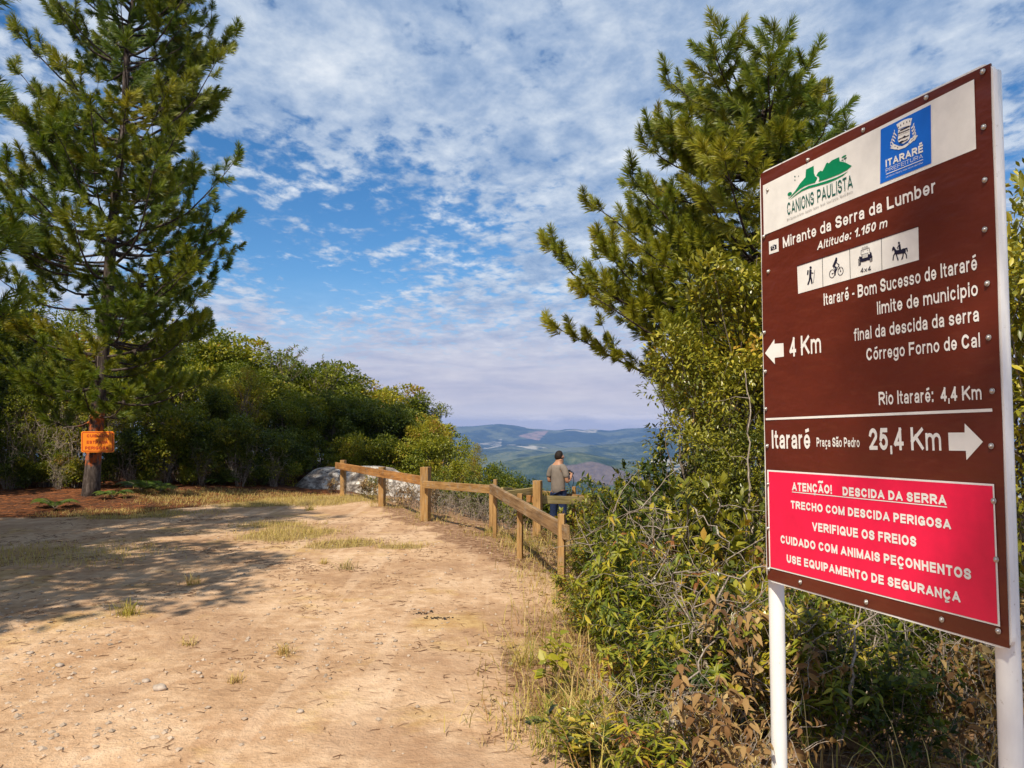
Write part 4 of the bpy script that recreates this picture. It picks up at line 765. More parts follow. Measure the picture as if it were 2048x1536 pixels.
for kd, px, dd, yt in (('wide', -70, 23.5, 640), ('round', 15, 24, 655), ('wide', 80, 24.5, 645), ('round', 140, 24, 665), ('wide', 205, 24.5, 655), ('round', 300, 25, 670), ('airy', 60, 20.4, 760), ('airy', 140, 20.6, 740), ('tall', -30, 20.5, 740), ('airy', 235, 20.8, 770), ('tall', 100, 22.5, 720), ('bushy', 330, 27, 800), ('bushy', 390, 27, 800), ('bushy', 450, 27, 800), ('bushy', 510, 27, 800), ('bushy', 570, 27, 800), ('bushy', 630, 27, 810), ('bushy', 690, 27, 815), ('bushy', 750, 27, 825), ('bushy', 810, 27, 830), ('bushy', 110, 26, 790), ('bushy', 20, 26, 790), ('round', 530, 26, 735), ('round', 460, 25.5, 720), ('wide', 690, 27, 760)):
    bank(kd, px, dd, yt, 'leafy tree among several alike in the shaded wood behind the tall pine' if px < 350 else 'leafy tree within the middle of the wooded bank, hemmed in on all sides', G4 if px < 350 else 'trees hemmed in within the bank', sx_=1.2)
# emergent saplings standing above the canopy
for px, dd, yt, lab in ((560, 27, 655, 'thin sparse sapling poking above the canopy in the middle of the bank'), (650, 27, 708, 'thin leaning sapling poking above the canopy right of the taller one')):
    x = xof(px, dd); z = hz(x, dd); h = zof(yt, dd) - z; t = thing('sapling', lab, 'tree', (x, dd, z), 0, 'saplings above the canopy')
    st, lf = stem_shrub(int(px), H=h, spread=.55, nst=5, leaf=(.13, .05), kind='flat', per=60, tint=(.5, .2), bare=.45, rad=.03, sub=8); st.build('trunk', M['twig'], t); lf.build('crown', M['broad'], t)
make_pine('pine_tree', 'tall pine outside the frame behind the viewer whose dappled shade falls on the brown sign', (-.45, -3.3, 0),
          dict(seed=41, H=11.5, tr=.14, z0=7.6, prof=lambda z, a: np.interp(z, [7.5, 8.5, 10, 11.5], [.8, 1.1, 1.0, .3]), whorl=.5, nb=(3, 5), rise=(.1, .6), tuft=60, nl=.2, nw=.009, step=.26), M['pine_bark'])
# off-frame trees to the left and behind, whose shade lies over the clearing
for i, (x, y, s, kd) in enumerate(((-8.3, 5.5, 1.75, 'wide'), (-11.4, 8.6, 1.7, 'round'), (-9.9, 8.3, 1.35, 'tall'), (-15.2, 13.6, 1.7, 'wide'), (-17.0, 18.5, 2.2, 'round'), (-14.5, 10.0, 1.7, 'wide'), (-15.0, 15.0, 1.5, 'round'), (-9.6, 3.2, 1.7, 'round'))):
    copy_tree(protos[kd], (x, y, 0), random.uniform(0, 6), s, 'leafy tree outside the frame on the left whose shade falls on the clearing', 'trees outside the frame on the left')

# ------------------------------------------------------------------ grey rock outcrop
m, k = material('lichen_rock'); co = obj_co(k)
n1 = k.noise(k.mapping(co, scale=(1, 1, 2.2)), 2.2, 7, .65, .6); n2 = k.noise(co, 11, 6, .7); n3 = k.noise(k.mapping(co, scale=(1.2, 1.2, .5)), 3.4, 6, .65, .8)
c = k.ramp(n1, [(.34, (.10, .08, .07)), (.46, (.30, .26, .225)), (.55, (.56, .51, .45)), (.7, (.70, .66, .60))])
c = k.mix(k.math('MULTIPLY', k.smooth(n2, .52, .60), .8), c, (.10, .082, .07)); c = k.mix(k.math('MULTIPLY', k.smooth(n3, .52, .60), .8), c, (.075, .06, .05))
finish(k, c, .92, .1, k.math('ADD', n1, k.math('MULTIPLY', n2, .5)), .8, .06); M['rock'] = m
rk = MB(); gu, gv = np.meshgrid(np.linspace(-1, 1, 64), np.linspace(-1, 1, 34)); X, Yy = gu.ravel() * 2.35, gv.ravel() * 1.25
h = .92 * np.exp(-(((X + .75) / 1.25) ** 4 + (Yy / 1.0) ** 4)) + .80 * np.exp(-(((X - .95) / .95) ** 4 + ((Yy + .1) / .85) ** 4)) * (1 - .35 * sstep(.6, 1.9, X))
h = .92 * np.minimum(h, .95) * (.84 + .20 * fbm(X * .8 + 5, Yy * .8, 81, 4)) + (fbm(X * 3 + 3, Yy * 3, 82, 4) - .5) * .09 - .16
rx0, ry0 = xof(738, 22.3), 22.3; ii = (np.arange(33)[:, None] * 64 + np.arange(63)[None]).ravel()
rk.add(np.stack([X, Yy, h], -1), np.stack([ii, ii + 1, ii + 65, ii + 64], -1))
tag(rk.build('rock_outcrop', M['rock'], None, loc=(rx0, ry0, hz(rx0, ry0) - .05)), 'low grey rock outcrop blotched with lichen behind the far fence rail', 'rock')

# ------------------------------------------------------------------ orange warning board on the pine
WB = thing('warning_sign', 'small orange warning board with red lettering tied to the tall pine trunk', 'warning sign', tuple(at(195, 884, DA - .34)))
SOs, SUs, SVs, SNs = SO, SU, SV, SN
SU, SV, SN = np.array([1., 0, 0]), np.array([0, 0, 1.]), np.array([0, -1., 0]); SO = np.array(WB.location)
QW = crop(0, 580, 3.2)
M['orange_paint'] = paint('orange_board_paint', (.82, .235, .012)); M['red_paint'] = paint('red_board_paint', (.40, .018, .012))
def rquad(q, x0, y0, x1, y1, r, tl=0): return [q(cx_ + r * math.cos(t), cy_ + r * math.sin(t)) for (cx_, cy_, t0) in ((x1 - r, y0 + r, -90), (x1 - r, y1 - r, 0), (x0 + r, y1 - r, 90), (x0 + r, y0 + r, 180)) for t in np.radians(np.linspace(t0, t0 + 90, 5))]
wb = MB(); o1 = rquad(QW, 519, 904, 730, 1039, 12); n = len(o1); j = np.arange(n); A, B = s3(o1, .0), s3(o1, -.012); wb.add(np.concatenate([A, B]), np.stack([j, (j + 1) % n, n + (j + 1) % n, n + j], -1), 0, smooth=False)
shape(wb, o1, 0, 0); shape(wb, o1, -.012, 0); shape(wb, rquad(QW, 525, 910, 725, 1033, 12), .003, 1); shape(wb, rquad(QW, 530, 914, 720, 1029, 9), .006, 0)
for s, x0, x1, yb, yt in (('CUIDADO', 556, 696, 943, 924), ('ESTRADA', 556, 692, 983, 964), ('PERIGOSA', 546, 696, 1021, 1001)): letters(wb, s, QW(x0, yb), QW(x1, yb), QW(x0, yt), .009, 1, .105)
wb.build('sign_board', [M['orange_paint'], M['red_paint']], WB)
SO, SU, SV, SN = SOs, SUs, SVs, SNs

# ------------------------------------------------------------------ thicket on the slope to the right, bushes behind the fence
def blades(mb, P, H, r, wd=.006, lean=.55, tint=(.5, .25), mat=0):
    n = len(P); a = r.uniform(0, 6.28, n); h = np.asarray(H) * r.uniform(.55, 1.15, n); ln = lean * r.uniform(.2, 1.3, n); d_ = np.stack([np.cos(a), np.sin(a), a * 0], 1); w = np.stack([-np.sin(a), np.cos(a), a * 0], 1); up = np.array([0, 0, 1.])
    V = []
    for t, k_ in ((0, 1.), (.4, .9), (.75, .6)):
        c = P + up * (h * t * (1 - .25 * ln * t))[:, None] + d_ * (h * ln * t ** 1.8)[:, None]; V += [c - w * (wd * k_ / 2), c + w * (wd * k_ / 2)]
    V.append(P + up * (h * (1 - .38 * ln))[:, None] + d_ * (h * ln * 1.05)[:, None]); V = np.stack(V, 1).reshape(-1, 3); b = np.arange(n)[:, None] * 7
    F = np.concatenate([b + q for q in ([0, 1, 3], [0, 3, 2], [2, 3, 5], [2, 5, 4], [4, 5, 6])], 1).reshape(-1, 3)
    mb.add(V, F, mat, np.repeat(np.clip(tint[0] + r.normal(size=n) * tint[1], 0, 1), 5), smooth=True)
def on_soil(x, y, dz=0): return np.stack([x, y, height(x, y) + dz], -1)
plant_spec = {
 'lance': ('leafy_shrub', 'shrub', lambda s: stem_shrub(s, 1, .42, 15, (.095, .024), 'lance', 24, (.52, .36), .12, .006, .35, .45, 3), 'lance', 'twig'),
 'lance_tall': ('leafy_shrub', 'shrub', lambda s: stem_shrub(s, 1, .30, 11, (.10, .027), 'lance', 24, (.48, .34), .18, .006, .3, .5, 3), 'lance', 'twig'),
 'leather': ('leathery_shrub', 'shrub', lambda s: stem_shrub(s, 1, .46, 16, (.075, .036), 'oval', 24, (.52, .32), .2, .006, -.15, .8, 4), 'leather', 'twig'),
 'fine': ('fine_leaved_shrub', 'shrub', lambda s: stem_shrub(s, 1, .5, 20, (.052, .024), 'oval', 34, (.42, .30), .15, .005, .05, .6, 5), 'broad', 'twig'),
 'dry': ('dry_shrub', 'shrub', lambda s: stem_shrub(s, 1, .5, 18, (.08, .03), 'lance', 12, (.5, .3), .2, .006, .5, .2, 4), 'dryleaf', 'dead'),
 'dead': ('dead_bush', 'dead bush', lambda s: (dead_bush(s, 1, .62, 16, .008), None), None, 'dead'),
 'big': ('broad_leaved_herb', 'plant', lambda s: stem_shrub(s, 1, .35, 6, (.26, .15), 'oval', 7, (.55, .15), .3, .008, .3, .5, 0), 'lance', 'twig'),
}
_pm = {}; _pc = {}
def plant(kind, x, y, h, label, group, wid=None, z=None):
    nm, cat, gen, lm, sm = plant_spec[kind]; i = _pc.get(kind, 0); _pc[kind] = i + 1; v = i % 3
    if (kind, v) not in _pm:
        st, lf = gen(100 + 7 * v + len(kind) * 13); _pm[kind, v] = (st.mesh(nm + '_stems', [M[sm]]), lf.mesh(nm + '_leaves', [M[lm]]) if lf is not None and lf.n else None)
    a, b = _pm[kind, v]; s = (wid or h)
    if b is None: o = link(nm, a, None, (x, y, hz(x, y) if z is None else z), (0, 0, random.uniform(0, 6.28)), (s, s, h)); return tag(o, label, cat, group)
    t = thing(nm, label, cat, (x, y, hz(x, y) if z is None else z), random.uniform(0, 6.28), group, (s, s, h)); link('stem', a, t); link('leaves', b, t); return t
def plant_px(kind, px, dist, ytop, label, group, wk=1.0):
    x = xof(px, dist); h = max(.22, zof(ytop, dist) - hz(x, dist)); return plant(kind, x, dist, h, label, group, h ** .6 * wk)
# tall leathery-leaved trees behind and beside the brown sign
LT = dict(R_=(1.05, 1.0, 1.75), zc_=2.0, nclump=74, per=120, cr=.30, leaf=(.085, .036), kind='oval', tint=(.55, .22), stems=4, tr=.045, lobes=5)
lt_protos = []
def leathery_tree(px, dist, ytop, label, wk=1.0, v=0):
    x = xof(px, dist); z = hz(x, dist); h = zof(ytop, dist) - z; s = h / 4.0
    if len(lt_protos) <= v: lt_protos.append(make_tree('leathery_tree', label, 'tree', (x, dist, z), M['leather'], M['twig'], None, v * 1.7, (s * wk, s * wk, s), seed=60 + v, **LT)); return lt_protos[-1]
    return copy_tree(lt_protos[v], (x, dist, z), random.uniform(0, 6), (s * wk, s * wk, s), label)
leathery_tree(1500, 9.6, 468, 'tallest yellow green leathery-leaved tree, just left of the brown sign beneath the pine', 1.0, 0)
leathery_tree(1395, 9.0, 650, 'leathery-leaved tree forming the left flank of the growth beside the brown sign', .95, 1)
leathery_tree(1650, 9.5, 470, 'leathery-leaved tree hidden behind the middle of the brown sign', 1.0, 1)
leathery_tree(2075, 4.9, 372, 'leathery-leaved tree showing at the right edge beyond the white post', .8, 0)
leathery_tree(1850, 8.5, 480, 'leathery-leaved tree behind the right half of the brown sign', 1.0, 0)
leathery_tree(1470, 7.8, 820, 'lower leathery-leaved tree against the left edge of the brown sign', 1.05, 0)
leathery_tree(2200, 6.4, 300, 'leathery-leaved tree outside the frame on the right', .9, 1)
GT = 'shrubs of the thicket between clearing and brown sign'
for kd, px, dd, yt, lab, wk in (
    ('fine', 1320, 9.6, 885, 'dark fine-leaved shrub rising beside the far valley view', 1.1), ('fine', 1290, 10.4, 930, 'fine-leaved shrub between the man and the tall growth', 1.0), ('leather', 1265, 9.4, 975, 'yellow green shrub right of the end of the lookout railing', .9),
    ('fine', 1228, 11.6, 965, 'leafy shrub covering the right end of the lookout railing', .9), ('fine', 1160, 12.2, 1066, 'low shrub in front of the legs of the man', .7), ('leather', 1240, 10.4, 1000, 'bushy shrub just right of the man', .9),
    ('fine', 1360, 8.4, 930, 'dense dark shrub left of the brown sign at the height of its red panel', 1.2), ('leather', 1440, 6.6, 960, 'shrub leaning against the red panel of the brown sign', 1.1), ('dead', 1400, 6.6, 985, 'bleached dead bush arching left of the red panel', 1.3), ('dead', 1300, 7.2, 1000, 'grey dead branches in the middle of the thicket', 1.2),
    ('lance_tall', 1215, 6.0, 1045, 'tall upright stem of drooping narrow leaves in the middle of the thicket', .8), ('lance', 1250, 5.6, 1120, 'rust tipped narrow-leaved shrub in the middle of the thicket', .9), ('lance', 1345, 5.8, 1080, 'narrow-leaved shrub with orange leaves before the dead branches', 1.0),
    ('leather', 1440, 4.5, 1230, 'glossy round-leaved shrub at the foot of the left sign post', .8), ('big', 1105, 5.1, 1235, 'bright broad-leaved herb at the road edge', .6), ('dead', 1460, 4.6, 1120, 'pale dead stems beside the left sign post', 1.0), ('lance_tall', 1172, 8.3, 1070, 'slender leafy stems behind the nearest fence post', .8)):
    plant_px(kd, px, dd, yt, lab, None, wk)
# the rest of the thicket: rows filled by kind
r = np.random.default_rng(77); taken = []
tops = lambda px, d_: np.interp(d_, [3.2, 4.2, 5.5, 7, 9, 12], [1390, 1290, 1185, 1085, 1015, 990]) - np.interp(px, [1050, 1150, 1300, 1480, 1800], [-40, 0, 30, 60, 50])
fills = []
for tries in range(4000):
    d_ = 3.0 + 8.5 * r.random() ** 1.25; px = r.uniform(1010, 2060); x = xof(px, d_); e = float(edge_dist(np.array([x]), np.array([d_]))[0])
    if e < .28 or (1060 < px < 1200 and 7.6 < d_) or (px > 1420 and d_ < 4.3): continue
    if any((x - a) ** 2 + (d_ - b) ** 2 < (.24 + .022 * d_) ** 2 for a, b in taken): continue
    taken.append((x, d_)); fills.append((px, d_, x, e))
    if len(fills) >= 175: break
for px, d_, x, e in fills:
    if d_ < 5.8 and px < 1500 and r.random() < .42: continue
    late = px > 1480
    kd = r.choice(['lance', 'leather', 'fine', 'dry', 'dead', 'lance_tall'], p=[.20, .24, .20, .14, .12, .10] if late else ([.26, .20, .16, .10, .06, .22] if d_ < 6 else [.22, .25, .22, .09, .08, .14])); yt = tops(px, d_) + r.normal() * 22
    h = (zof(yt, d_) - hz(x, d_)) * min(1, .35 + e * .75); h = float(np.clip(h, .2, 1.5)); nm = {'lance': 'narrow-leaved', 'leather': 'round-leaved', 'fine': 'fine-leaved', 'dry': 'dry brown', 'dead': 'leafless grey', 'lance_tall': 'upright narrow-leaved'}[kd]
    plant(kd, x, d_, h, f'{nm} shrub among many alike in the thicket between clearing and brown sign', f'{nm} shrubs of the thicket', max(.35, h ** .55))
# behind the fence: small tree, bushes, dead brush
for kd, px, dd, yt, lab, sx_ in (('airy', 952, 18.6, 888, 'small sparse tree behind the middle of the timber fence', .62), ('bushy', 915, 19.5, 912, 'olive bush right of the grey rock behind the fence', .9), ('bushy', 1010, 17.4, 938, 'olive bush left of the corner post of the lookout', .9), ('low', 1045, 17, 955, 'low bush right behind the lookout corner post', 1), ('bushy', 985, 18.2, 918, 'rounded olive bush beside the small sparse tree', .8)):
    bank(kd, px, dd, yt, lab, None, 'tree' if kd == 'airy' else 'shrub', 'small_tree' if kd == 'airy' else 'shrub', sx_)
for i, (kd, px, dd, yt) in enumerate([('dead', 700, 19.8, 948), ('dry', 725, 19.3, 955), ('dry', 765, 18.6, 955), ('dead', 790, 18, 952), ('dry', 815, 17.2, 962), ('dead', 838, 16.6, 965), ('dry', 868, 16.4, 968), ('dead', 890, 16, 970), ('dead', 918, 15.6, 975), ('dead', 948, 15.2, 978), ('fine', 935, 16.4, 955), ('dead', 975, 14.6, 985), ('fine', 965, 15.6, 968), ('fine', 1020, 14.6, 990), ('dead', 1010, 13.7, 1000), ('fine', 1050, 14.8, 985), ('fine', 1120, 14.6, 1062), ('fine', 1095, 13.8, 1064), ('dry', 1090, 11.5, 1075), ('dry', 1120, 10.2, 1080), ('fine', 1150, 10.6, 1085), ('lance', 1145, 9.6, 1080), ('fine', 1150, 17.6, 980), ('fine', 1172, 17.0, 968), ('fine', 1085, 17.8, 985), ('fine', 1190, 16.6, 975), ('fine', 1128, 18.2, 1000), ('dry', 660, 20.4, 955), ('fine', 745, 20, 950), ('fine', 880, 17.5, 950)]):
    nm = {'dead': 'leafless grey brush', 'dry': 'rusty brown brush', 'fine': 'small green shrub', 'lance': 'narrow-leaved shrub'}[kd]
    plant_px(kd, px, dd, yt, f'{nm} among several alike just behind the timber fence', f'{nm} behind the fence', .9)
for px, dd, yt in ((40, 19.4, 840), (95, 19.6, 800), (150, 19.5, 820), (262, 19.4, 880), (330, 19.9, 880), (405, 20.1, 880), (482, 20.4, 890), (548, 21, 890), (120, 19.0, 900), (20, 19.0, 900)):
    plant_px('dead', px, dd, yt, 'bare pale stems in front of the shaded foot of the wooded bank', 'bare stems at the foot of the bank', .75)
# ferns at the foot of the bank
def fern(seed, nf=10, L=.7):
    r = np.random.default_rng(seed); st, lf = MB(), MB(); P, Y, Z, S_ = [], [], [], []
    for i in range(nf):
        a = r.uniform(0, 6.28); l = L * r.uniform(.7, 1.1); t = np.linspace(0, 1, 17); d_ = np.array([math.cos(a), math.sin(a), 0]); q = d_ * (l * t * .85)[:, None] + np.array([0, 0, 1]) * (l * (.95 * t - .75 * t ** 2.2))[:, None]; st.tube(q, np.linspace(.005, .002, 17), 4, cap=False)
        ax_ = unit(np.gradient(q, axis=0)); sd = unit(np.cross(ax_, [0, 0, 1.]))
        for j in range(3, 17):
            for s_ in (-1, 1): P.append(q[j]); Y.append(sd[j] * s_ + ax_[j] * .35 - np.array([0, 0, .15])); Z.append(np.cross(sd[j], ax_[j])); S_.append(l * .30 * math.sin(math.pi * (.12 + .86 * (j - 2) / 15)))
    S_ = np.array(S_); put_leaves(lf, np.array(P), np.array(Y), np.array(Z), S_, S_ * .24, 'oval', np.clip(.45 + r.normal(size=len(S_)) * .15, 0, 1)); return st, lf
fst, flf = fern(3); fa, fb = fst.mesh('fern_stems', [M['twig']]), flf.mesh('fern_fronds', [M['fern']])
for px, py, s, lab in ((285, 1000, 1.1, 'bright green fern at the foot of the bank right of the pine trunk'), (320, 1000, .8, 'smaller fern beside the bright one at the foot of the bank'), (440, 985, .8, 'fern in the shade under the large rounded tree'), (225, 1008, .7, 'small fern close to the pine trunk'), (110, 1020, .8, 'fern in the red needle litter left of the pine')):
    g = at(px, py, 1600 * 1.65 / (py - 855)); t = thing('fern', lab, 'fern', (g.x, g.y, hz(g.x, g.y)), random.uniform(0, 6), 'ferns at the foot of the bank', s); link('stem', fa, t); link('fronds', fb, t)

# ------------------------------------------------------------------ ground cover and litter
r = np.random.default_rng(5)
def scatter(n, x0, x1, y0, y1, keep):
    out = np.zeros((0, 2))
    while len(out) < n:
        x = r.uniform(x0, x1, n * 3); y = r.uniform(y0, y1, n * 3); k_ = keep(x, y) > r.random(n * 3); out = np.concatenate([out, np.stack([x[k_], y[k_]], 1)])
    return out[:n, 0], out[:n, 1]
x, y = scatter(15000, -9, 1, 7, 21, lambda x, y: zones(x, y)[1] * (1 - zones(x, y)[2])); b = MB(); blades(b, on_soil(x, y, -.01), .10, r, .006, .9, (.82, .12)); tag(b.build('dry_grass', M['grass']), kind='stuff')
x, y = scatter(5200, -4, 1.2, 3.2, 20, lambda x, y: np.exp(-((edge_dist(x, y) - .22) / .34) ** 2) * (.04 + .96 * sstep(.45, .62, fbm(x * 1.6, y * 1.6, 44, 4, .6)))); b = MB(); blades(b, on_soil(x, y, -.01), .07 + .22 * r.random(5200) ** 2.5, r, .005, 1.0, (.74, .22)); tag(b.build('edge_grass', M['grass']), kind='stuff')
x, y = scatter(15000, .0, 7, 2.6, 12, lambda x, y: sstep(.05, .5, edge_dist(x, y)) * (.25 + .75 * sstep(.4, .6, fbm(x * 1.1, y * 1.1, 46, 4)))); b = MB(); blades(b, on_soil(x, y, -.02), .22 + .42 * r.random(15000) ** 2, r, .0065, 1.0, (.66, .22)); tag(b.build('thicket_grass', M['grass']), kind='stuff')
def flat_leaves(n, keep, x0, x1, y0, y1, size, mat, name, tint):
    x, y = scatter(n, x0, x1, y0, y1, keep); b = MB(); Y = rdir(r, n); Y[:, 2] *= .25; Z = np.array([0, 0, 1.]) + r.normal(size=(n, 3)) * .35; L = size * r.uniform(.5, 1.3, n)
    put_leaves(b, on_soil(x, y, .008), Y, Z, L, L * .42, 'oval', np.clip(tint + r.normal(size=n) * .3, 0, 1)); tag(b.build(name, mat), kind='stuff')
flat_leaves(7000, lambda x, y: sstep(-.3, .5, edge_dist(x, y)), -3, 6, 2.8, 14, .075, M['dryleaf'], 'leaf_litter', .55)
def twigs(n, keep, x0, x1, y0, y1, L0, w, name, mat):
    x, y = scatter(n, x0, x1, y0, y1, keep); P = on_soil(x, y, .004); a = r.uniform(0, 6.28, n); L = L0 * r.uniform(.3, 1.3, n); d_ = np.stack([np.cos(a), np.sin(a), r.normal(size=n) * .06], 1); s_ = np.stack([-np.sin(a), np.cos(a), a * 0], 1); bend = s_ * (L * r.normal(size=n) * .18)[:, None]; ww = w * r.uniform(.6, 1.4, n)[:, None]
    V = np.stack([P - d_ * (L / 2)[:, None] - s_ * ww / 2, P - d_ * (L / 2)[:, None] + s_ * ww / 2, P + bend - s_ * ww / 2 + [0, 0, 0], P + bend + s_ * ww / 2, P + bend + np.array([0, 0, 1]) * ww, P - d_ * (L / 2)[:, None] + np.array([0, 0, 1]) * ww, P + d_ * (L / 2)[:, None]], 1).reshape(-1, 3); b4 = np.arange(n)[:, None] * 7
    F = np.concatenate([b4 + q for q in ([0, 2, 4], [0, 4, 5], [5, 4, 3], [5, 3, 1], [2, 6, 4], [4, 6, 3])], 1).reshape(-1, 3); b = MB(); b.add(V, F, 0, .5); tag(b.build(name, mat), kind='stuff')
M['debris'] = flat('needle_debris', (.13, .065, .035), .9, .1, .3, 6)
twigs(6500, lambda x, y: (sstep(.52, .70, fbm(x * 1.6, y * 1.6, 91, 5, .65)) ** 1.5 + .10) * (1 - .8 * sstep(.3, .6, edge_dist(x, y))), -8, .8, 3.2, 15, .085, .003, 'twig_litter', M['debris'])
twigs(2600, lambda x, y: sstep(0, .5, edge_dist(x, y)), 0, 6, 2.8, 12, .30, .006, 'dead_twigs', M['dead'])
twigs(5000, lambda x, y: zones(x, y)[0], -13, -2, 13, 21, .22, .008, 'fallen_needles', flat('fallen_needle', (.20, .075, .03), .9, .1, .3, 6))
def pebbles(n, keep, x0, x1, y0, y1, s0, name, mat):
    x, y = scatter(n, x0, x1, y0, y1, keep); P = on_soil(x, y, 0); q = np.array([(1, 0, 0), (-1, 0, 0), (0, 1, 0), (0, -1, 0), (0, 0, 1), (.6, .6, .5), (-.6, .6, .5), (.6, -.6, .5), (-.6, -.6, .5)], float); f = np.array([(4, 5, 6), (4, 6, 8), (4, 8, 7), (4, 7, 5), (5, 0, 2), (5, 2, 6), (6, 2, 1), (6, 1, 8), (8, 1, 3), (8, 3, 7), (7, 3, 0), (7, 0, 5)])
    s = s0 * (.35 + r.random(n) ** 4 * 2.6); V = (P[:, None] + q[None] * s[:, None, None] * r.uniform(.6, 1.3, (n, 9, 3)) * [1, 1, .7]).reshape(-1, 3); b = MB(); b.add(V, (f[None] + (np.arange(n) * 9)[:, None, None]).reshape(-1, 3), 0, .5, smooth=False); tag(b.build(name, mat), kind='stuff')
M['pebble'] = flat('pebble_stone', (.44, .345, .26), .9, .1, .25, 3)
pebbles(4600, lambda x, y: .12 + .9 * sstep(.48, .62, fbm(x * .8, y * .8, 93, 4)) * sstep(-.3, -1.6, x) * sstep(9, 5.5, y), -7.5, .3, 3.2, 12, .0085, 'gravel', M['pebble'])
M['stone'] = flat('pale_stone', (.44, .36, .29), .9, .1, .25, 18, bstr=.6)
for px, py, s, lab in ((320, 1385, .035, 'largest pale stone on the gravelly lower left of the clearing'), (292, 1368, .022, 'pale stone just left of the largest stone'), (1010, 703 * 2, .015, 'small stone at the road edge near the bottom'), (120, 1328, .025, 'pale stone in the gravel near the left edge'), (398, 1352, .015, 'small grey stone right of the largest stone'), (600, 1432, .018, 'dark stone low in the middle of the clearing'), (60, 1305, .022, 'pale stone farthest left on the gravel'), (790, 1003, .05, 'pale stone under the far fence rail')):
    g = on_ground(px, py); b = MB(); b.ball((0, 0, s * .3), (s * 1.3, s, s * .7), 0, 12, 8, noise=.3, seed=px); tag(b.build('stone', M['stone'], loc=(g.x, g.y, hz(g.x, g.y))), lab, 'stone', 'stones on the clearing')
M['char'] = flat('charcoal', (.045, .038, .034), .9, .1, .3, 30)
for px, py, w_, lab in ((833, 1226, .16, 'larger streak of black charcoal crumbs on the sand'), (874, 1236, .09, 'small patch of black charcoal crumbs right of the larger streak')):
    g = on_ground(px, py); b = MB()
    for i in range(70): cx_, cy_ = r.normal() * w_ * .55, r.normal() * w_ * .22; s = .002 + .008 * r.random() ** 2.5; b.ball((cx_, cy_, s * .3), (s * 1.5, s, s * .7), 0, 6, 5, noise=.4, seed=i)
    tag(b.build('charcoal', M['char'], loc=(g.x, g.y, hz(g.x, g.y))), lab, 'charcoal')
for i, (px, py, h, n, tt, lab) in enumerate(((692, 1140, .20, 40, .35, 'green grass tuft alone in the middle of the sand'), (388, 1165, .16, 90, .75, 'dry tuft in the shade on the left of the sand'), (258, 1232, .18, 110, .6, 'yellow green tuft on the shaded gravel'), (648, 1128, .10, 60, .8, 'small dry tuft left of the green one'), (570, 1312, .12, 60, .9, 'brown tuft low in the middle of the sand'), (470, 1368, .09, 50, .9, 'brown tuft below the centre left of the sand'), (375, 1290, .10, 40, .9, 'thin brown tuft left on the sand'), (1110, 1500, .38, 60, .45, 'long green grass tuft at the lower end of the road edge'), (1170, 1475, .34, 60, .75, 'tall straw coloured tuft beside the long green one'), (1060, 1330, .25, 70, .6, 'grass tuft at the road edge below the broad-leaved herb'), (985, 1065, .16, 80, .5, 'grass tuft at the foot of the fence corner post'), (620, 1020, .16, 90, .55, 'grass tuft in front of the left end of the fence'))):
    g = on_ground(px, py); q = r.normal(size=(n, 2)) * h * .28; b = MB(); blades(b, np.stack([q[:, 0], q[:, 1], q[:, 0] * 0 - .015], 1), h, r, .005, 1.0, (tt, .15)); tag(b.build('grass_tuft', M['grass'], loc=(g.x, g.y, hz(g.x, g.y))), lab, 'grass tuft')
# long dead branches arching over the thicket
for i, (pts, lab, rd) in enumerate((([(1130, 1085, 8.2), (1190, 1065, 7.4), (1240, 1030, 6.6), (1300, 1012, 6.0), (1345, 1030, 5.8)], 'long thin dead branch reaching out from behind the nearest post', .008), ([(1345, 1150, 5.4), (1385, 1142, 5.2), (1430, 1150, 5.0), (1490, 1185, 4.8)], 'pale dead branch lying level across the thicket', .009), ([(1420, 1350, 4.4), (1425, 1265, 4.5), (1435, 1180, 4.6), (1500, 1140, 4.5), (1555, 1125, 4.5)], 'forked grey branch standing left of the sign post', .012), ([(1340, 1420, 3.9), (1400, 1310, 4.2), (1480, 1225, 4.4), (1560, 1190, 4.6)], 'bleached branch slanting up towards the left sign post', .008), ([(1380, 1010, 6.6), (1440, 1070, 6.2), (1495, 1130, 6.0)], 'bleached branch slanting down beside the red panel', .008), ([(1620, 1330, 4.6), (1690, 1270, 4.4), (1760, 1215, 4.3), (1830, 1190, 4.2)], 'grey branch under the brown sign', .011), ([(1700, 1400, 4.2), (1712, 1290, 4.3), (1720, 1220, 4.4)], 'upright grey stem under the brown sign', .012), ([(1500, 970, 6.8), (1496, 900, 6.9), (1502, 800, 7.0), (1490, 740, 7.1)], 'pale upright stem against the left edge of the brown sign', .012))):
    P = np.array([at(*p)[:] for p in pts]); t = np.linspace(0, len(P) - 1, 14); Q_ = np.stack([np.interp(t, np.arange(len(P)), P[:, j]) for j in range(3)], 1); Q_[1:-1] = (Q_[:-2] + Q_[1:-1] * 2 + Q_[2:]) / 4; Q_ += np.random.default_rng(i).normal(size=Q_.shape) * .012; c = Q_[0].copy()
    if c[2] > hz(c[0], c[1]) + .05: Q_ = np.concatenate([[[c[0] - .1, c[1] + .05, hz(c[0], c[1]) - .05]], Q_])
    b = MB(); b.tube(Q_ - c, np.linspace(rd * .75, rd * .3, len(Q_)), 6)
    for j in (4, 7, 10): e = Q_[j] - c; q2 = curve(e, e + rdir(np.random.default_rng(i * 9 + j), 1, .3)[0] * .35, .05, np.random.default_rng(j), 6, .06); b.tube(q2, np.linspace(rd * .3, rd * .1, 6), 4, cap=False)
    tag(b.build('dead_branch', M['dead'], loc=c), lab, 'branch')

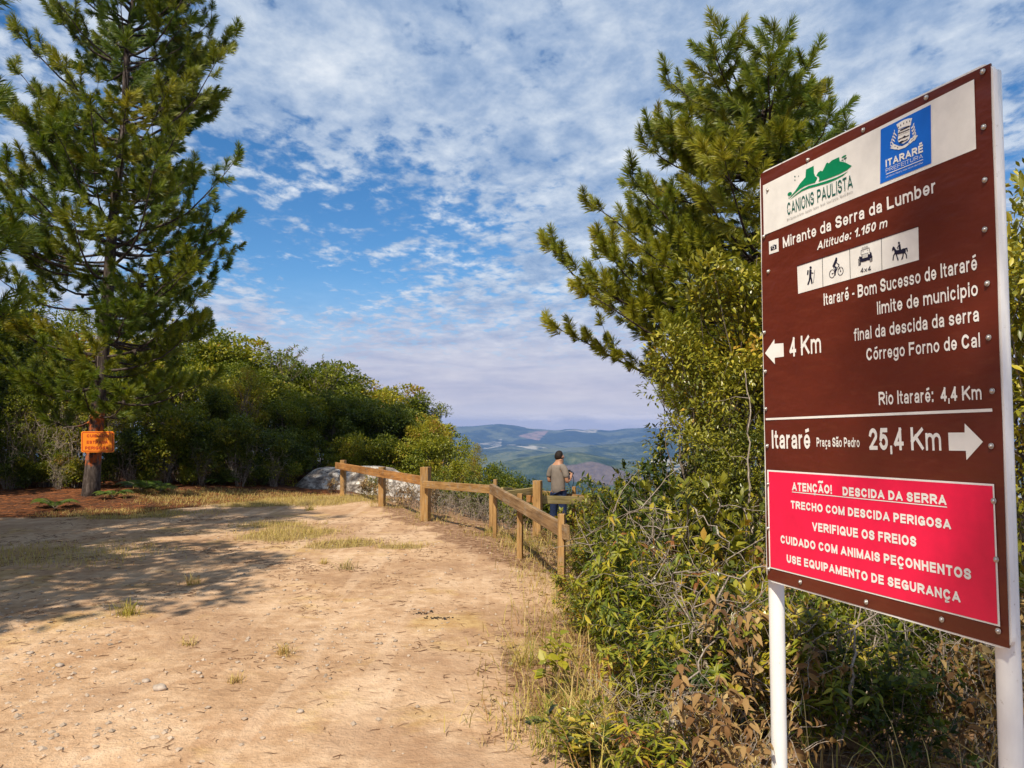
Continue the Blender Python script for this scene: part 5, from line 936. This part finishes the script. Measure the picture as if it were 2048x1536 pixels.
# ------------------------------------------------------------------ the man at the railing
def skin_mesh(name, verts, edges, radii, mats, parent, sub=2, root=0):
    me = bpy.data.meshes.new(name); me.from_pydata([tuple(v) for v in verts], edges, []); o = link(name, me, None); o.modifiers.new('s', 'SKIN')
    for i, q in enumerate(me.skin_vertices[0].data): q.radius = radii[i] if hasattr(radii[i], '__len__') else (radii[i],) * 2; q.use_root = (i == root)
    sb = o.modifiers.new('d', 'SUBSURF'); sb.levels = sub; sb.render_levels = sub
    dg = bpy.context.evaluated_depsgraph_get(); dg.update(); m2 = bpy.data.meshes.new_from_object(o.evaluated_get(dg)); bpy.data.objects.remove(o); bpy.data.meshes.remove(me)
    for p in m2.polygons: p.use_smooth = True
    m2.materials.clear(); m2.materials.append(mats); return link(name, m2, parent)
MX, MY = xof(1116, 16.2), 16.2; MZ = zof(901, MY) - 1.76
man = thing('person', 'man in grey brown t-shirt and blue jeans seen from behind, holding a camera', 'person', (MX, MY, MZ), R(-36))
M['skin'] = flat('skin', (.40, .205, .12), .55, .35, .06, 20); M['hair'] = flat('dark_hair', (.018, .011, .008), .75, .25, .3, 60, bstr=.6); M['shirt'] = flat('tshirt_cloth', (.20, .168, .142), .9, .1, .08, 14, bstr=.25)
M['jeans'] = flat('denim', (.022, .035, .085), .9, .1, .2, 40, bstr=.3); M['shoe'] = flat('shoe_leather', (.05, .035, .028), .6, .3, .1, 20); M['black'] = flat('black_plastic', (.012, .012, .013), .4, .5, .1, 30)
bv = [(0, 0, .95), (0, .0, 1.14), (0, .01, 1.34), (0, .0, 1.45), (0, .02, 1.50), (.0, .055, 1.555), (0, .065, 1.635), (0, .06, 1.715),
      (.165, -.005, 1.41), (.205, -.02, 1.26), (.215, -.01, 1.13), (.225, .10, 1.20), (.185, .21, 1.27), (-.165, -.005, 1.41), (-.205, -.02, 1.26), (-.215, -.01, 1.13), (-.165, .12, 1.18), (-.03, .225, 1.27),
      (.09, 0, .9), (.105, .02, .5), (.11, -.01, .1), (.115, .12, .04), (-.09, 0, .9), (-.13, .03, .5), (-.14, .01, .1), (-.15, .14, .04), (0, .150, 1.60), (0, .130, 1.55), (.088, .055, 1.62), (-.088, .055, 1.62)]
be = [(0, 1), (1, 2), (2, 3), (3, 4), (4, 5), (5, 6), (6, 7), (3, 8), (8, 9), (9, 10), (10, 11), (11, 12), (3, 13), (13, 14), (14, 15), (15, 16), (16, 17), (0, 18), (18, 19), (19, 20), (20, 21), (0, 22), (22, 23), (23, 24), (24, 25), (6, 26), (5, 27), (6, 28), (6, 29)]
br = [(.14, .10), (.13, .095), (.145, .105), (.085, .075), .066, (.072, .08), (.088, .105), (.055, .07), .055, .046, .042, .036, .026, .055, .046, .042, .036, .026, .085, .058, .040, .035, .085, .058, .040, .035, .014, .022, .014, .014]
for s_, wr in ((1, 12), (-1, 17)):                         # five fingers a hand, closed round the camera
    w = np.array(bv[wr]); i0 = len(bv); palm = w + np.array([-.03 * s_, .06, .012]); bv.append(tuple(palm)); br.append((.026, .016)); be.append((wr, i0))
    for q in range(4):
        a = palm + np.array([-.012 * s_, .03 - .0, .024 - .017 * q]); b_ = a + np.array([-.035 * s_, .012, -.004]); c_ = b_ + np.array([-.016 * s_, -.022, -.004]) * (1 - .12 * abs(q - 1)); n0 = len(bv); bv += [tuple(a), tuple(b_), tuple(c_)]; br += [.0095, .0085, .007]; be += [(i0, n0), (n0, n0 + 1), (n0 + 1, n0 + 2)]
    a = palm + np.array([-.02 * s_, -.02, .022]); b_ = a + np.array([-.028 * s_, .0, .012]); n0 = len(bv); bv += [tuple(a), tuple(b_)]; br += [.011, .009]; be += [(i0, n0), (n0, n0 + 1)]
skin_mesh('body', bv, be, br, M['skin'], man)
skin_mesh('shirt', [(0, 0, .83), (0, -.005, 1.12), (0, .005, 1.30), (0, .004, 1.475), (.155, -.005, 1.39), (.198, -.016, 1.29), (.21, -.014, 1.20), (-.155, -.005, 1.39), (-.198, -.016, 1.29), (-.21, -.014, 1.20)], [(0, 1), (1, 2), (2, 3), (3, 4), (4, 5), (5, 6), (3, 7), (7, 8), (8, 9)],
          [(.182, .135), (.16, .12), (.168, .125), (.10, .085), .080, .068, .068, .080, .068, .068], M['shirt'], man)
skin_mesh('trousers', [(0, 0, 1.04), (.088, 0, .86), (.105, .02, .5), (.112, -.01, .08), (-.088, 0, .86), (-.13, .03, .5), (-.142, .01, .08)], [(0, 1), (1, 2), (2, 3), (0, 4), (4, 5), (5, 6)], [(.155, .115), .105, .078, .066, .105, .078, .066], M['jeans'], man)
for s_ in (1, -1): skin_mesh('shoe', [(.112 * s_ - (.03 if s_ < 0 else 0), -.06, .04), (.114 * s_ - (.03 if s_ < 0 else 0), .06, .045), (.12 * s_ - (.03 if s_ < 0 else 0), .17, .035)], [(0, 1), (1, 2)], [.05, .052, .04], M['shoe'], man)
skin_mesh('hair', [(0, -.004, 1.56), (0, .01, 1.645), (0, .045, 1.712), (0, .11, 1.715)], [(0, 1), (1, 2), (2, 3)], [(.076, .05), (.095, .086), (.084, .080), (.050, .040)], M['hair'], man)
cmr = thing('camera', 'black camera held in the hands of the man', 'camera', (MX, MY, MZ), R(-36))
b = MB(); b.box((.085, .285, 1.295), (.13, .06, .085), 0, bev=.012); b.box((.085, .285, 1.35), (.05, .045, .03), 0, bev=.008); b.build('camera_body', M['black'], cmr)
b = MB(); b.tube([(.085, .305, 1.295), (.085, .35, 1.29), (.085, .40, 1.285)], [.034, .036, .038], 14); b.build('lens', M['black'], cmr)
b = MB(); b.tube([(.15, .285, 1.30), (.21, .26, 1.16), (.21, .22, 1.04), (.15, .23, 1.0), (.07, .26, 1.11), (.02, .285, 1.30)], .008, 5); b.build('strap', M['black'], cmr)
